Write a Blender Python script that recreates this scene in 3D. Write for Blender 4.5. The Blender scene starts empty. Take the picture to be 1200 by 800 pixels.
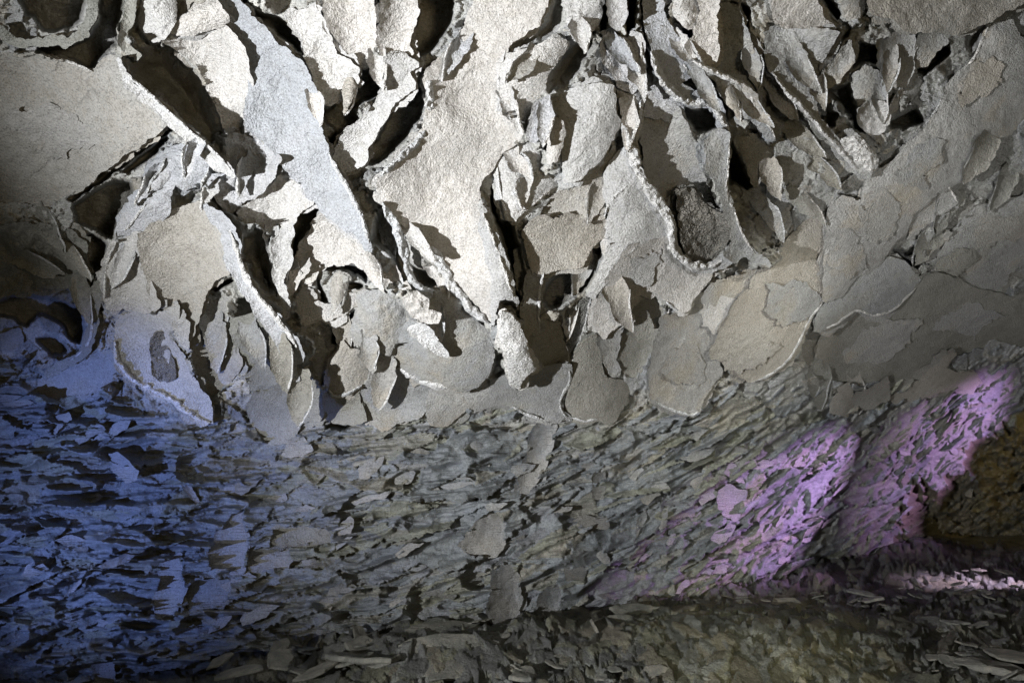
import bpy, math, random
import numpy as np
from mathutils import Vector
from mathutils.geometry import delaunay_2d_cdt

random.seed(7)
RNG = np.random.default_rng(11)
scene = bpy.context.scene
col = scene.collection

# ------------------------------------------------------------------ camera frame
CAM = np.array([0.0, 0.0, 1.5])
PITCH = math.radians(8.0)
FWD = np.array([0.0, math.cos(PITCH), math.sin(PITCH)])
UP = np.array([0.0, -math.sin(PITCH), math.cos(PITCH)])
RIGHT = np.array([1.0, 0.0, 0.0])
FPX = 800.0


def place(x, y, w):
    """survey coordinates (bearing, elevation, distance along the axis) -> world point"""
    x = np.asarray(x, float); y = np.asarray(y, float); w = np.asarray(w, float)
    u = (x - 600.0) / FPX * w
    v = (400.0 - y) / FPX * w
    return CAM + u[..., None] * RIGHT + v[..., None] * UP + w[..., None] * FWD


def cf(u, v, w):
    return Vector(CAM + u * RIGHT + v * UP + w * FWD)


# ------------------------------------------------------------------ noise
def _hash(ix, iy, seed):
    n = (ix.astype(np.int64) * 374761393 + iy.astype(np.int64) * 668265263 + seed * 982451653) & 0x7FFFFFFF
    n = ((n ^ (n >> 13)) * 1274126177) & 0x7FFFFFFF
    n = n ^ (n >> 16)
    return (n & 0xFFFF) / 65535.0


def vnoise(x, y, seed=0):
    x = np.asarray(x, float); y = np.asarray(y, float)
    ix = np.floor(x); iy = np.floor(y)
    fx = x - ix; fy = y - iy
    fx = fx * fx * (3 - 2 * fx); fy = fy * fy * (3 - 2 * fy)
    a = _hash(ix, iy, seed); b = _hash(ix + 1, iy, seed)
    c = _hash(ix, iy + 1, seed); d = _hash(ix + 1, iy + 1, seed)
    return (a * (1 - fx) + b * fx) * (1 - fy) + (c * (1 - fx) + d * fx) * fy * 1.0 - 0.5


def fbm(x, y, scale, octaves=4, seed=0, gain=0.5):
    t = 0.0; a = 1.0; s = 1.0 / scale
    for o in range(octaves):
        t = t + a * vnoise(x * s + 17.3 * o, y * s - 9.1 * o, seed + o)
        a *= gain; s *= 2.03
    return t


# ------------------------------------------------------------------ the big shape of the cave wall
CTRL = np.array([
    (-400, -400, 2.3), (200, -400, 2.4), (600, -400, 2.5), (1000, -400, 2.8), (1700, -400, 3.6),
    (-300, 0, 3.0), (0, 0, 3.3), (300, 0, 3.4), (600, 0, 3.5), (900, 0, 3.7), (1200, 0, 4.3), (1600, 0, 5.2),
    (-300, 220, 3.7), (0, 220, 4.0), (300, 220, 4.0), (600, 220, 4.1), (900, 220, 4.5), (1200, 220, 5.3), (1600, 200, 6.6),
    (-300, 400, 4.6), (0, 400, 4.9), (300, 420, 4.7), (600, 430, 4.8), (900, 420, 5.7), (1100, 400, 6.9), (1200, 390, 7.5), (1600, 360, 9.2),
    (0, 480, 5.25), (300, 500, 5.3), (600, 500, 5.5), (850, 490, 6.2), (1050, 460, 7.5), (1180, 430, 8.3),
    (-300, 600, 5.0), (0, 600, 5.1), (300, 620, 5.25), (600, 620, 5.5), (850, 600, 6.5), (1000, 560, 7.8), (1150, 500, 8.8), (1600, 480, 10.5),
    (-300, 800, 4.3), (0, 780, 4.6), (300, 770, 4.9), (600, 738, 5.5), (750, 710, 6.2), (900, 690, 7.0), (1050, 640, 8.8), (1600, 620, 10.5),
    (-300, 1050, 4.0), (300, 1050, 4.4), (600, 1050, 5.0), (1100, 1000, 7.6), (1600, 1000, 9.5)], float)


def _tps(r2):
    return np.where(r2 > 1e-9, r2 * np.log(r2 + 1e-12), 0.0)


_p = CTRL[:, :2] / 400.0
_n = len(_p)
_K = _tps(((_p[:, None] - _p[None]) ** 2).sum(-1)) + np.eye(_n) * 0.01
_P = np.hstack([np.ones((_n, 1)), _p])
_A = np.block([[_K, _P], [_P.T, np.zeros((3, 3))]])
_sol = np.linalg.solve(_A, np.concatenate([CTRL[:, 2], np.zeros(3)]))


def baseW(x, y):
    x = np.asarray(x, float) / 400.0; y = np.asarray(y, float) / 400.0
    t = _sol[_n] + _sol[_n + 1] * x + _sol[_n + 2] * y
    for k in range(_n):
        t = t + _sol[k] * _tps((x - _p[k, 0]) ** 2 + (y - _p[k, 1]) ** 2)
    return t


# ------------------------------------------------------------------ polygon helpers
def inside(x, y, poly):
    res = np.zeros(x.shape, bool)
    n = len(poly)
    for i in range(n):
        x0, y0 = poly[i]; x1, y1 = poly[(i + 1) % n]
        if y0 == y1:
            continue
        c = ((y0 > y) != (y1 > y)) & (x < (x1 - x0) * (y - y0) / (y1 - y0) + x0)
        res ^= c
    return res


def edge_dist(x, y, poly, closed=True):
    d = np.full(x.shape, 1e9)
    n = len(poly)
    for i in range(n if closed else n - 1):
        x0, y0 = poly[i]; x1, y1 = poly[(i + 1) % n]
        dx, dy = x1 - x0, y1 - y0
        L = dx * dx + dy * dy + 1e-9
        t = np.clip(((x - x0) * dx + (y - y0) * dy) / L, 0, 1)
        d = np.minimum(d, (x - x0 - t * dx) ** 2 + (y - y0 - t * dy) ** 2)
    return np.sqrt(d)


def chaikin(pts, closed=True, q=0.22):
    out = []
    n = len(pts)
    if not closed:
        out.append(tuple(pts[0]))
    for i in range(n if closed else n - 1):
        a = np.array(pts[i], float); b = np.array(pts[(i + 1) % n], float)
        out.append(tuple(a * (1 - q) + b * q)); out.append(tuple(a * q + b * (1 - q)))
    if not closed:
        out.append(tuple(pts[-1]))
    return out


def resample(pts, step, closed=True):
    out = []
    n = len(pts)
    for i in range(n if closed else n - 1):
        a = np.array(pts[i], float); b = np.array(pts[(i + 1) % n], float)
        m = max(1, int(round(np.linalg.norm(b - a) / step)))
        for k in range(m):
            out.append(tuple(a + (b - a) * k / m))
    if not closed:
        out.append(tuple(pts[-1]))
    return out


def ragged(poly, step, amp, seed, q=0.12):
    p = np.array(resample(chaikin(poly, q=q), step))
    nx = 1.3 * fbm(p[:, 0], p[:, 1], 18, 4, seed, 0.6) + 0.5 * vnoise(p[:, 0] / 3.1, p[:, 1] / 3.1, seed + 5)
    ny = 1.3 * fbm(p[:, 0], p[:, 1], 18, 4, seed + 40, 0.6) + 0.5 * vnoise(p[:, 0] / 3.1, p[:, 1] / 3.1, seed + 45)
    return p + np.stack([nx, ny], 1) * amp * 2


# ------------------------------------------------------------------ materials
def rock_material(name, c1, c2, c3, grain=0.35, coarse=0.3, rough=0.85, spec=0.25, attr=False, speck=0.0, striae=0.0, pits=0.0, crack=0.0):
    m = bpy.data.materials.new(name)
    m.use_nodes = True
    nt = m.node_tree; N = nt.nodes; L = nt.links
    N.clear()
    out = N.new('ShaderNodeOutputMaterial'); b = N.new('ShaderNodeBsdfPrincipled')
    L.new(b.outputs[0], out.inputs[0])
    tc = N.new('ShaderNodeTexCoord')

    def noise(scale, detail=4, rough_=0.6, vec=None, dist=0.0):
        t = N.new('ShaderNodeTexNoise'); t.inputs['Scale'].default_value = scale
        t.inputs['Detail'].default_value = detail; t.inputs['Roughness'].default_value = rough_
        t.inputs['Distortion'].default_value = dist
        L.new(vec or tc.outputs['Object'], t.inputs['Vector'])
        return t

    def ramp(src, stops):
        r = N.new('ShaderNodeValToRGB')
        e = r.color_ramp.elements
        e[0].position, e[0].color = stops[0][0], (*stops[0][1], 1)
        e[1].position, e[1].color = stops[-1][0], (*stops[-1][1], 1)
        for p_, c_ in stops[1:-1]:
            q = e.new(p_); q.color = (*c_, 1)
        L.new(src, r.inputs[0])
        return r.outputs[0]

    def mix(kind, fac, a, c):
        x = N.new('ShaderNodeMix'); x.data_type = 'RGBA'; x.blend_type = kind
        if isinstance(fac, float): x.inputs[0].default_value = fac
        else: L.new(fac, x.inputs[0])
        L.new(a, x.inputs[6])
        if isinstance(c, tuple): x.inputs[7].default_value = (*c, 1)
        else: L.new(c, x.inputs[7])
        return x.outputs[2]

    big = noise(2.3, 5, 0.62, dist=0.4)
    c = ramp(big.outputs[0], [(0.34, c1), (0.5, c2), (0.68, c3)])
    fine = noise(105, 2, 0.75)
    g = ramp(fine.outputs[0], [(0.34, (0.5,) * 3), (0.47, (0.98,) * 3), (0.58, (1.02,) * 3), (0.7, (1.35,) * 3)])
    c = mix('MULTIPLY', 0.8, c, g)
    med = noise(22, 5, 0.65)
    g2 = ramp(med.outputs[0], [(0.3, (0.78, 0.76, 0.72)), (0.5, (1, 1, 1)), (0.75, (1.1, 1.1, 1.12))])
    c = mix('MULTIPLY', 0.7, c, g2)
    if attr:
        a = N.new('ShaderNodeAttribute'); a.attribute_name = 'tint'
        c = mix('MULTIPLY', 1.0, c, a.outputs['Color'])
    else:
        oi = N.new('ShaderNodeObjectInfo')
        g3 = ramp(oi.outputs['Random'], [(0.0, (0.82, 0.84, 0.86)), (0.5, (1, 1, 1)), (1.0, (1.0, 0.975, 0.945))])
        c = mix('MULTIPLY', 1.0, c, g3)
    # small dark pores
    if speck > 0:
        v = N.new('ShaderNodeTexVoronoi'); v.inputs['Scale'].default_value = 90
        L.new(tc.outputs['Object'], v.inputs['Vector'])
        zone = noise(7, 3, 0.6)
        mm = N.new('ShaderNodeMath'); mm.operation = 'MULTIPLY'
        zr = ramp(zone.outputs[0], [(0.45, (0,) * 3), (0.62, (1,) * 3)])
        vr = ramp(v.outputs['Distance'], [(0.12, (1,) * 3), (0.22, (0,) * 3)])
        L.new(zr, mm.inputs[0]); L.new(vr, mm.inputs[1])
        m2 = N.new('ShaderNodeMath'); m2.operation = 'MULTIPLY'; m2.inputs[1].default_value = speck
        L.new(mm.outputs[0], m2.inputs[0])
        c = mix('MIX', m2.outputs[0], c, (0.06, 0.05, 0.045))
    if crack > 0:
        ck = noise(2.6, 3, 0.5, dist=0.5)
        cr = ramp(ck.outputs[0], [(0.492, (0,) * 3), (0.498, (1,) * 3), (0.502, (1,) * 3), (0.508, (0,) * 3)])
        zn = ramp(noise(3.1, 2, 0.5).outputs[0], [(0.56, (0,) * 3), (0.62, (1,) * 3)])
        mk = N.new('ShaderNodeMath'); mk.operation = 'MULTIPLY'
        L.new(cr, mk.inputs[0]); L.new(zn, mk.inputs[1])
        mk2 = N.new('ShaderNodeMath'); mk2.operation = 'MULTIPLY'; mk2.inputs[1].default_value = crack
        L.new(mk.outputs[0], mk2.inputs[0])
        c = mix('MIX', mk2.outputs[0], c, (0.05, 0.045, 0.04))
    L.new(c, b.inputs['Base Color'])
    b.inputs['Roughness'].default_value = rough
    b.inputs['Specular IOR Level'].default_value = spec

    def bump(height, strength, dist, prev):
        bp = N.new('ShaderNodeBump'); bp.inputs['Strength'].default_value = strength
        bp.inputs['Distance'].default_value = dist
        L.new(height, bp.inputs['Height'])
        if prev: L.new(prev, bp.inputs['Normal'])
        return bp.outputs[0]
    n_ = bump(noise(14, 6, 0.62, dist=0.3).outputs[0], coarse, 0.05, None)
    n_ = bump(noise(75, 3, 0.75).outputs[0], grain, 0.03, n_)
    if striae > 0:
        mp = N.new('ShaderNodeMapping'); mp.inputs['Scale'].default_value = (6, 6, 85)
        mp.inputs['Rotation'].default_value = (0.2, 0.5, 0.0)
        L.new(tc.outputs['Object'], mp.inputs['Vector'])
        n_ = bump(noise(1.0, 4, 0.6, mp.outputs[0]).outputs[0], striae, 0.02, n_)
    if pits > 0:
        v = N.new('ShaderNodeTexVoronoi'); v.inputs['Scale'].default_value = 60
        L.new(tc.outputs['Object'], v.inputs['Vector'])
        n_ = bump(v.outputs['Distance'], pits, 0.03, n_)
    L.new(n_, b.inputs['Normal'])
    return m


M = {
    'wall': rock_material('layered_slate', (0.255, 0.26, 0.26), (0.30, 0.30, 0.29), (0.34, 0.33, 0.30), 0.6, 0.6, attr=True, striae=0.8),
    'pale': rock_material('pale_gritty_rock', (0.50, 0.49, 0.475), (0.57, 0.56, 0.55), (0.62, 0.605, 0.585), 0.8, 0.1, speck=0.45, crack=0.25),
    'blue': rock_material('blue_grey_gritty_rock', (0.44, 0.45, 0.47), (0.50, 0.51, 0.53), (0.56, 0.56, 0.575), 0.85, 0.1, speck=0.6, crack=0.15),
    'tan': rock_material('tan_gritty_rock', (0.41, 0.385, 0.345), (0.47, 0.445, 0.405), (0.51, 0.495, 0.465), 0.85, 0.12, speck=0.45, crack=0.3),
    'olive': rock_material('olive_grey_rock', (0.27, 0.265, 0.24), (0.32, 0.315, 0.285), (0.36, 0.35, 0.32), 0.8, 0.15, speck=0.2, crack=0.35),
    'grey': rock_material('grey_gritty_rock', (0.33, 0.33, 0.325), (0.42, 0.42, 0.415), (0.44, 0.405, 0.345), 0.8, 0.12, speck=0.2, crack=0.3),
    'dark': rock_material('dark_rough_rock', (0.20, 0.195, 0.18), (0.27, 0.26, 0.24), (0.34, 0.33, 0.31), 1.0, 1.0, pits=0.8),
    'rim': rock_material('fresh_broken_edge', (0.74, 0.735, 0.72), (0.82, 0.815, 0.81), (0.86, 0.86, 0.855), 0.9, 0.6, pits=0.4, speck=0.4),
    'slate': rock_material('striated_slate', (0.25, 0.26, 0.275), (0.31, 0.31, 0.31), (0.36, 0.345, 0.32), 0.35, 0.3, rough=0.7, spec=0.4, striae=0.9),
    'scree': rock_material('loose_slate', (0.14, 0.14, 0.13), (0.20, 0.195, 0.17), (0.28, 0.265, 0.22), 0.4, 0.4, rough=0.75, spec=0.35, striae=0.4),
    'floor': rock_material('slate_rubble', (0.10, 0.097, 0.085), (0.15, 0.145, 0.125), (0.21, 0.2, 0.165), 0.6, 0.6, attr=True),
}


# ------------------------------------------------------------------ scene bookkeeping
def tag(o, label=None, cat=None, group=None, kind=None):
    if label: o['label'] = label
    if cat: o['category'] = cat
    if group: o['group'] = group
    if kind: o['kind'] = kind
    return o


def link(name, verts, faces, mat, parent=None, origin=None, smooth=True):
    me = bpy.data.meshes.new(name)
    v = np.asarray(verts, float)
    if origin is not None: v = v - origin
    me.from_pydata(v.tolist(), [], faces)
    me.materials.append(mat)
    if smooth:
        me.polygons.foreach_set('use_smooth', [True] * len(me.polygons))
    me.update()
    o = bpy.data.objects.new(name, me)
    col.objects.link(o)
    if parent: o.parent = parent
    elif origin is not None: o.location = origin
    return o


# ------------------------------------------------------------------ hand-surveyed flakes, rims and hollows
FLAKES = []
HOLLOWS = []


def F(name, label, pts, h0, gx=0.0, gy=0.0, bulge=0.0, mat='pale', rims=(), th=0.028, rough=0.007, amp=2.0, cat='rock flake', group=None):
    FLAKES.append(dict(name=name, label=label, pts=pts, h0=h0, gx=gx, gy=gy, bulge=bulge, mat=mat, rims=rims, th=th, rough=rough, amp=amp, cat=cat, group=group))


def H(depth, *pts, ramp=5.0):
    HOLLOWS.append((depth, list(pts), ramp))

# ---- upper left
H(.35, (22,0),(28,18),(40,22),(50,38),(66,40),(82,37),(95,25),(103,0),(103,-30),(22,-30))
H(.4, (42,62),(50,52),(65,52),(80,54),(96,47),(108,38),(113,20),(116,0),(116,-20),(147,-20),(147,0),(140,30),(139,52),(130,60),(115,75),(108,84),(95,77),(85,72),(70,68),(55,66))
F('rock_lip','thick curved lip of pale rock below the topmost left cavity',[(0,30),(14,44),(30,49),(45,46),(60,43),(80,46),(92,40),(99,28),(102,10),(105,-10),(116,-10),(112,12),(108,32),(104,42),(94,49),(80,54),(62,51),(45,54),(28,57),(8,50),(-4,40)],.22,0,0,.03,'olive',th=.09,cat='rock lip')
F('rock_slab','broad smooth olive grey slab at far left with straight diagonal lower edge',[(-30,60),(20,65),(45,64),(70,68),(95,78),(108,85),(118,76),(130,66),(138,68),(142,80),(150,95),(175,113),(205,138),(196,148),(160,172),(125,196),(95,220),(78,232),(60,240),(30,238),(-30,235)],.15,.16,.02,.02,'tan',rims=[([(45,64),(70,68),(95,78),(108,84)],3)],th=.08,cat='rock slab')
F('rock_fin','long knife thin fin edging the brown shadowed hollow at upper left',[(138,66),(150,92),(178,112),(205,137),(230,160),(255,182),(270,198),(277,208),(262,202),(240,188),(225,174),(210,158),(195,141),(170,119),(146,99)],.36,.06,0,0,'pale',rims=[([(142,82),(178,113),(205,138),(232,162),(258,185),(274,204)],4)],th=.16,cat='rock fin')
H(.26,(148,62),(190,48),(215,65),(237,90),(250,125),(262,165),(271,195),(230,157),(200,132),(175,110),(152,90),ramp=26)
F('rock_strip','short bent strip of pale rock hanging beside the dark cleft at upper left',[(150,-5),(158,-2),(157,12),(153,30),(147,45),(152,56),(164,68),(160,72),(147,62),(139,52),(141,36),(146,18)],.3,0,.1,.02,'olive',th=.07,cat='rock strip')
F('rock_tongue','long bluish white gritty tongue running diagonally from top edge to a thin tip',[(262,-20),(285,5),(300,25),(330,55),(356,75),(368,105),(372,130),(378,150),(385,180),(400,210),(415,235),(428,265),(435,293),(428,289),(415,275),(395,262),(378,245),(360,228),(345,205),(330,190),(315,170),(300,160),(290,150),(287,130),(295,100),(285,60),(268,30),(255,0)],.22,.04,.09,.03,'blue',rims=[([(385,180),(400,210),(415,235),(428,265),(434,291)],5)],th=.08,cat='rock tongue')
F('rock_slab','grey slab with pocked lower edge between the brown hollow and the diagonal tongue',[(190,46),(225,38),(262,26),(278,45),(288,65),(296,100),(288,130),(285,152),(268,168),(255,125),(240,90),(215,64)],.06,.05,-.02,.02,'pale',th=.06,cat='rock slab')
F('rock_lobe','crumbly pale lobe hanging above the brown shadowed hollow',[(160,-10),(205,-10),(207,20),(200,35),(193,46),(175,46),(165,30),(160,10)],.15,0,.05,.04,'pale',th=.06,cat='rock lobe')
F('rock_slab','small pale slab under the top edge beside the diagonal tongue',[(210,22),(235,5),(255,0),(272,22),(262,28),(235,36),(213,42),(200,38)],.14,0,.03,.02,'pale',th=.05,cat='rock slab')
H(.3,(278,-10),(300,10),(320,18),(340,27),(355,44),(360,60),(359,73),(348,62),(335,50),(320,36),(300,24),(282,5))
H(.35,(370,125),(385,128),(403,105),(420,100),(421,85),(438,62),(449,68),(451,90),(447,105),(440,115),(428,120),(418,130),(425,140),(410,150),(400,155),(395,170),(385,178),(380,165),(390,152),(380,148),(372,140))
F('rock_slab','cream slab left of the crooked black cleft near the top',[(335,18),(375,8),(380,25),(395,60),(410,72),(420,82),(422,98),(405,104),(400,118),(385,124),(372,122),(370,100),(362,75),(356,44),(342,28)],.1,.03,.02,.02,'pale',th=.05,cat='rock slab')
F('rock_slab','cream pitted slab touching the top edge left of the deep green cavity',[(378,-10),(440,-10),(437,15),(440,40),(438,65),(435,78),(420,81),(410,70),(396,50),(384,30)],.13,.03,.03,.02,'pale',th=.05,cat='rock slab')
H(.1,(438,-5),(446,-5),(447,30),(440,35),(435,18))
F('rock_slab','cream neck of rock between two dark cavities near the top centre',[(447,-10),(486,-10),(489,18),(481,35),(480,55),(486,66),(472,62),(462,72),(449,64),(446,40)],.14,0,.02,.02,'pale',th=.05,cat='rock slab')
H(.45,(484,-10),(490,18),(482,35),(480,50),(485,62),(491,69),(502,64),(516,50),(531,25),(535,-10))
H(.5,(490,95),(498,105),(500,118),(493,145),(475,165),(456,186),(445,194),(433,193),(429,178),(434,165),(445,150),(455,130),(465,120),(478,113),(487,105))
F('rock_slab','pale narrow slab left of the leaf shaped black hollow',[(452,66),(470,64),(488,74),(478,88),(487,100),(478,112),(464,121),(454,132),(442,152),(430,172),(428,190),(415,200),(398,202),(388,182),(400,158),(428,138),(442,117),(450,105),(453,85)],.14,.08,0,.02,'pale',th=.05,cat='rock slab')
# ---- the central tongue
F('rock_tongue','broad smooth central tongue sweeping from the top edge down to a sharp point',[(560,-20),(548,25),(527,52),(497,88),(502,120),(497,147),(480,172),(462,192),(442,212),(449,236),(458,252),(475,265),(490,277),(503,290),(515,302),(524,316),(536,332),(550,348),(562,360),(577,383),(579,335),(575,300),(568,270),(562,248),(561,215),(577,195),(590,178),(618,158),(605,143),(590,124),(583,108),(584,88),(590,62),(600,47),(625,32),(640,5),(645,-20)],.2,.04,.06,.05,'pale',rims=[([(448,237),(458,255),(468,275),(474,296),(479,318),(484,331),(497,340),(512,342)],9),([(497,284),(507,294),(516,308),(524,326),(534,341),(549,358),(563,372),(576,382)],9),([(500,150),(488,168),(468,186),(446,206)],6),([(500,92),(506,110),(504,130)],9)],th=.1,cat='rock tongue')
F('rock_fin','slender twisted fin hanging at the right edge of the broad central tongue',[(561,240),(567,243),(577,262),(586,285),(595,310),(603,340),(607,357),(592,347),(584,352),(578,383),(576,330),(570,290),(563,262)],.32,.06,.04,.02,'pale',rims=[([(566,250),(578,280),(590,312),(602,348)],4)],th=.12,cat='rock fin')
F('rock_spike','brilliant white ragged spike hanging below the twisted fin',[(588,366),(598,370),(606,380),(612,395),(620,410),(626,431),(621,438),(615,441),(610,456),(602,452),(597,435),(592,415),(587,392)],.42,0,.06,.03,'rim',th=.08,rough=.02,cat='rock spike')
H(.5,(576,212),(582,240),(586,262),(600,252),(604,275),(612,290),(618,328),(613,362),(606,352),(600,325),(590,295),(580,262),(574,235))
H(.22,(450,232),(462,240),(470,262),(478,300),(490,312),(508,310),(520,335),(500,340),(485,345),(470,330),(455,300),(445,290),(432,285),(438,255),ramp=8)
H(.2,(586,60),(600,49),(625,35),(645,8),(650,-10),(662,-10),(659,25),(650,42),(635,53),(610,57),(590,61),ramp=14)
# ---- right of the tongue
F('rock_lobe','rounded pale lobe with crusty left rim right of the central tongue',[(588,64),(620,57),(652,44),(666,52),(642,84),(640,110),(630,118),(625,130),(617,158),(600,141),(588,122),(584,100),(585,78)],.16,-.06,.02,.04,'pale',rims=[([(592,60),(585,80),(583,102),(590,124),(604,143),(617,159)],4)],th=.06,cat='rock lobe')
H(.45,(697,33),(704,44),(703,53),(690,72),(672,96),(652,107),(640,111),(641,84),(665,51),(685,38),ramp=22)
F('rock_lobe','knobbly white lobe with short cracks beneath the top edge',[(662,-10),(704,-10),(706,20),(697,33),(684,38),(672,45),(664,30)],.2,0,.04,.04,'pale',th=.06,rough=.02,cat='rock lobe')
F('rock_lobe','large bright rounded lobe under the slanting parallelogram shaped hollow',[(640,114),(665,108),(700,99),(719,101),(723,130),(725,152),(713,172),(700,190),(690,200),(672,214),(663,216),(662,190),(661,152),(650,134)],.24,.08,0,.05,'pale',th=.1,cat='rock lobe')
H(.12,(673,107),(666,121),(657,130),(660,117))
H(.35,(643,130),(653,148),(646,153),(641,178),(632,172),(631,155))
F('rock_splinter','short upright white splinter in the small black hole beside the bright lobe',[(649,138),(659,142),(662,156),(660,168),(654,189),(642,193),(644,170)],.3,.05,0,.02,'pale',th=.08,cat='rock splinter')
F('rock_splinter','smooth pale blade tapering down left of the small black hole',[(627,118),(643,112),(644,130),(634,152),(628,165),(618,164),(622,140)],.27,.03,.02,.02,'blue',th=.06,cat='rock splinter')
F('rock_lobe','crumpled cream lobe full of creases in the middle of the ceiling',[(582,182),(600,173),(618,164),(630,182),(640,205),(656,216),(640,231),(622,243),(604,257),(594,256),(588,240),(584,215),(580,200)],.12,-.05,.03,.02,'pale',rims=[([(581,186),(583,205),(588,235),(594,254)],3),([(594,246),(612,249),(630,236),(645,222)],3),([(604,205),(618,198),(632,206)],2.5),([(598,228),(612,222),(624,226)],2.5)],th=.05,rough=.012,cat='rock lobe')
F('rock_slab','tan wedge shaped slab tucked below the large bright lobe',[(627,252),(645,232),(672,218),(700,196),(722,166),(716,195),(707,215),(708,250),(680,252),(650,253)],.08,.03,-.02,.02,'tan',th=.05,cat='rock slab')
F('rock_slab','tan gritty slab with ragged lower edge above a dark torn hollow',[(612,274),(626,256),(650,255),(708,253),(712,276),(696,284),(686,300),(676,314),(655,315),(640,319),(625,315),(616,296)],.15,.02,.06,.02,'tan',th=.06,cat='rock slab')
H(.3,(712,277),(713,285),(701,312),(691,335),(681,346),(664,353),(654,366),(640,361),(632,346),(640,326),(655,317),(675,316),(686,302),(696,286))
F('rock_strip','upright grey strip hanging left of the dark torn hollow',[(619,316),(638,318),(632,340),(631,370),(634,386),(626,393),(622,411),(612,402),(612,362),(615,332)],.2,.04,.02,.02,'grey',rims=[([(637,320),(632,342),(631,370),(633,385)],4)],th=.07,cat='rock strip')
F('rock_slab','small tan slab with two black slits beside the white spike',[(634,374),(652,374),(660,393),(666,420),(660,431),(645,434),(630,422),(626,398)],.12,0,.02,.02,'tan',th=.04,cat='rock slab')
H(.3,(630,391),(640,392),(640,397),(632,396))
F('rock_slab','rough grey slab on the right of the upright grey strip',[(655,368),(682,347),(694,346),(693,375),(676,400),(668,412),(660,392),(652,374)],.06,0,.02,.01,'dark',rims=[([(692,350),(688,372),(682,396)],3),([(668,368),(667,388)],2.5)],th=.04,rough=.02,cat='rock slab')
F('rock_flake','broad smooth grey flake with a bright curved lip under the white spike',[(574,446),(590,440),(604,457),(625,437),(640,431),(666,428),(669,445),(657,470),(658,480),(669,493),(655,490),(640,493),(620,487),(600,476),(580,466)],.2,0,.1,.02,'grey',rims=[([(667,430),(668,447),(656,470),(658,482),(668,493)],4),([(600,476),(620,487),(636,491)],4)],th=.05)
F('rock_slab','wide pale slab narrowing downward beside the white crystalline rim',[(709,208),(722,178),(735,168),(745,195),(756,220),(770,240),(786,256),(787,272),(770,280),(745,286),(735,296),(722,305),(717,314),(709,331),(699,346),(690,345),(701,320),(712,290),(713,270),(716,250),(707,230)],.2,.08,.06,.02,'pale',rims=[([(734,218),(722,228),(713,240),(708,254)],4)],th=.07,cat='rock slab')
# ---- the pocket
F('rock_slab','hollowed smooth slab half in shadow inside the rimmed pocket',[(752,112),(775,108),(795,126),(808,150),(813,175),(822,200),(836,225),(848,250),(838,249),(822,240),(812,224),(795,220),(780,238),(765,222),(755,195),(752,160)],-.04,0,-.1,-.03,'grey',th=.05,cat='rock slab')
F('rock_flake','cup shaped flake with a thick white crystalline rim at right of centre',[(728,140),(738,160),(747,192),(758,217),(772,238),(787,252),(793,266),(792,284),(797,298),(808,306),(822,309),(836,306),(848,296),(860,304),(846,312),(835,318),(818,319),(802,313),(789,300),(785,284),(785,268),(768,246),(753,225),(742,200),(733,172)],.36,.02,.03,.01,'pale',rims=[([(734,150),(741,178),(750,205),(764,230),(781,250),(789,263),(788,284),(794,300),(806,309),(820,314),(836,312),(846,305)],10)],th=.12,rough=.02)
F('rock_nodule','dark coarse knob of glittering rock cupped by the white rim',[(793,220),(812,224),(822,238),(838,248),(851,256),(856,277),(848,294),(838,305),(824,309),(810,304),(800,290),(795,265),(792,240)],.2,0,.06,.03,'dark',th=.08,rough=.035,cat='rock nodule')
F('rock_fin','tall twisted pale fin forming the right side of the rimmed pocket',[(842,150),(856,158),(853,200),(851,225),(861,250),(869,270),(878,290),(895,305),(903,313),(888,309),(872,298),(860,306),(849,299),(857,284),(855,268),(847,240),(838,215),(829,190),(826,168)],.36,.05,.04,.02,'grey',rims=[([(855,162),(853,200),(851,224),(861,250),(870,275),(885,298)],3)],th=.14,cat='rock fin')
H(.4,(856,163),(868,180),(876,203),(882,219),(875,226),(862,217),(853,217),(852,190))
F('rock_lobe','small tan lobe right of the narrow black wedge',[(864,160),(898,160),(902,185),(892,213),(882,219),(877,202),(869,180)],.16,.02,0,.03,'tan',th=.06,cat='rock lobe')
H(.42,(797,124),(815,128),(828,123),(842,134),(850,150),(835,154),(815,162),(806,146))
# ---- top centre right
F('rock_flake','pale blue grey curled flake sweeping from the top edge to a white hooked rim',[(752,-20),(760,35),(764,65),(772,88),(785,108),(800,120),(815,123),(828,119),(842,130),(850,148),(857,161),(852,140),(845,120),(836,112),(822,112),(806,106),(796,98),(812,88),(808,72),(795,45),(780,18),(768,-20)],.24,0,.1,.04,'blue',rims=[([(763,60),(770,82),(784,105),(800,118),(815,121),(829,119),(841,130),(850,148),(856,160)],8),([(775,30),(790,52),(806,84)],3)],th=.1)
H(.3,(788,90),(797,97),(810,86),(822,83),(838,92),(846,106),(851,122),(853,142),(843,127),(830,113),(812,113),(797,108))
F('rock_flake','small crusty flake with a pale wavy rim above the hooked white rim',[(810,69),(825,77),(840,84),(860,92),(875,97),(883,110),(888,127),(903,147),(909,162),(898,160),(880,140),(868,125),(855,115),(842,98),(828,87),(812,82)],.34,0,.04,.01,'grey',rims=[([(810,71),(826,79),(842,87),(860,94),(874,99),(881,111),(887,128),(902,147),(908,161)],5)],th=.07,rough=.02)
F('rock_slab','smooth bright upright slab touching the top edge right of centre',[(817,-20),(839,-20),(839,30),(843,55),(840,70),(828,77),(811,70),(806,52),(815,42),(820,15)],.2,.05,.02,.02,'pale',th=.1,cat='rock slab')
F('rock_slab','grey grainy slab with a small shadow right of the smooth upright slab',[(843,4),(868,12),(876,40),(886,65),(893,85),(891,112),(882,107),(872,96),(850,89),(834,80),(846,66),(844,40)],.04,.03,.03,.02,'grey',th=.06,rough=.015,cat='rock slab')
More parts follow.
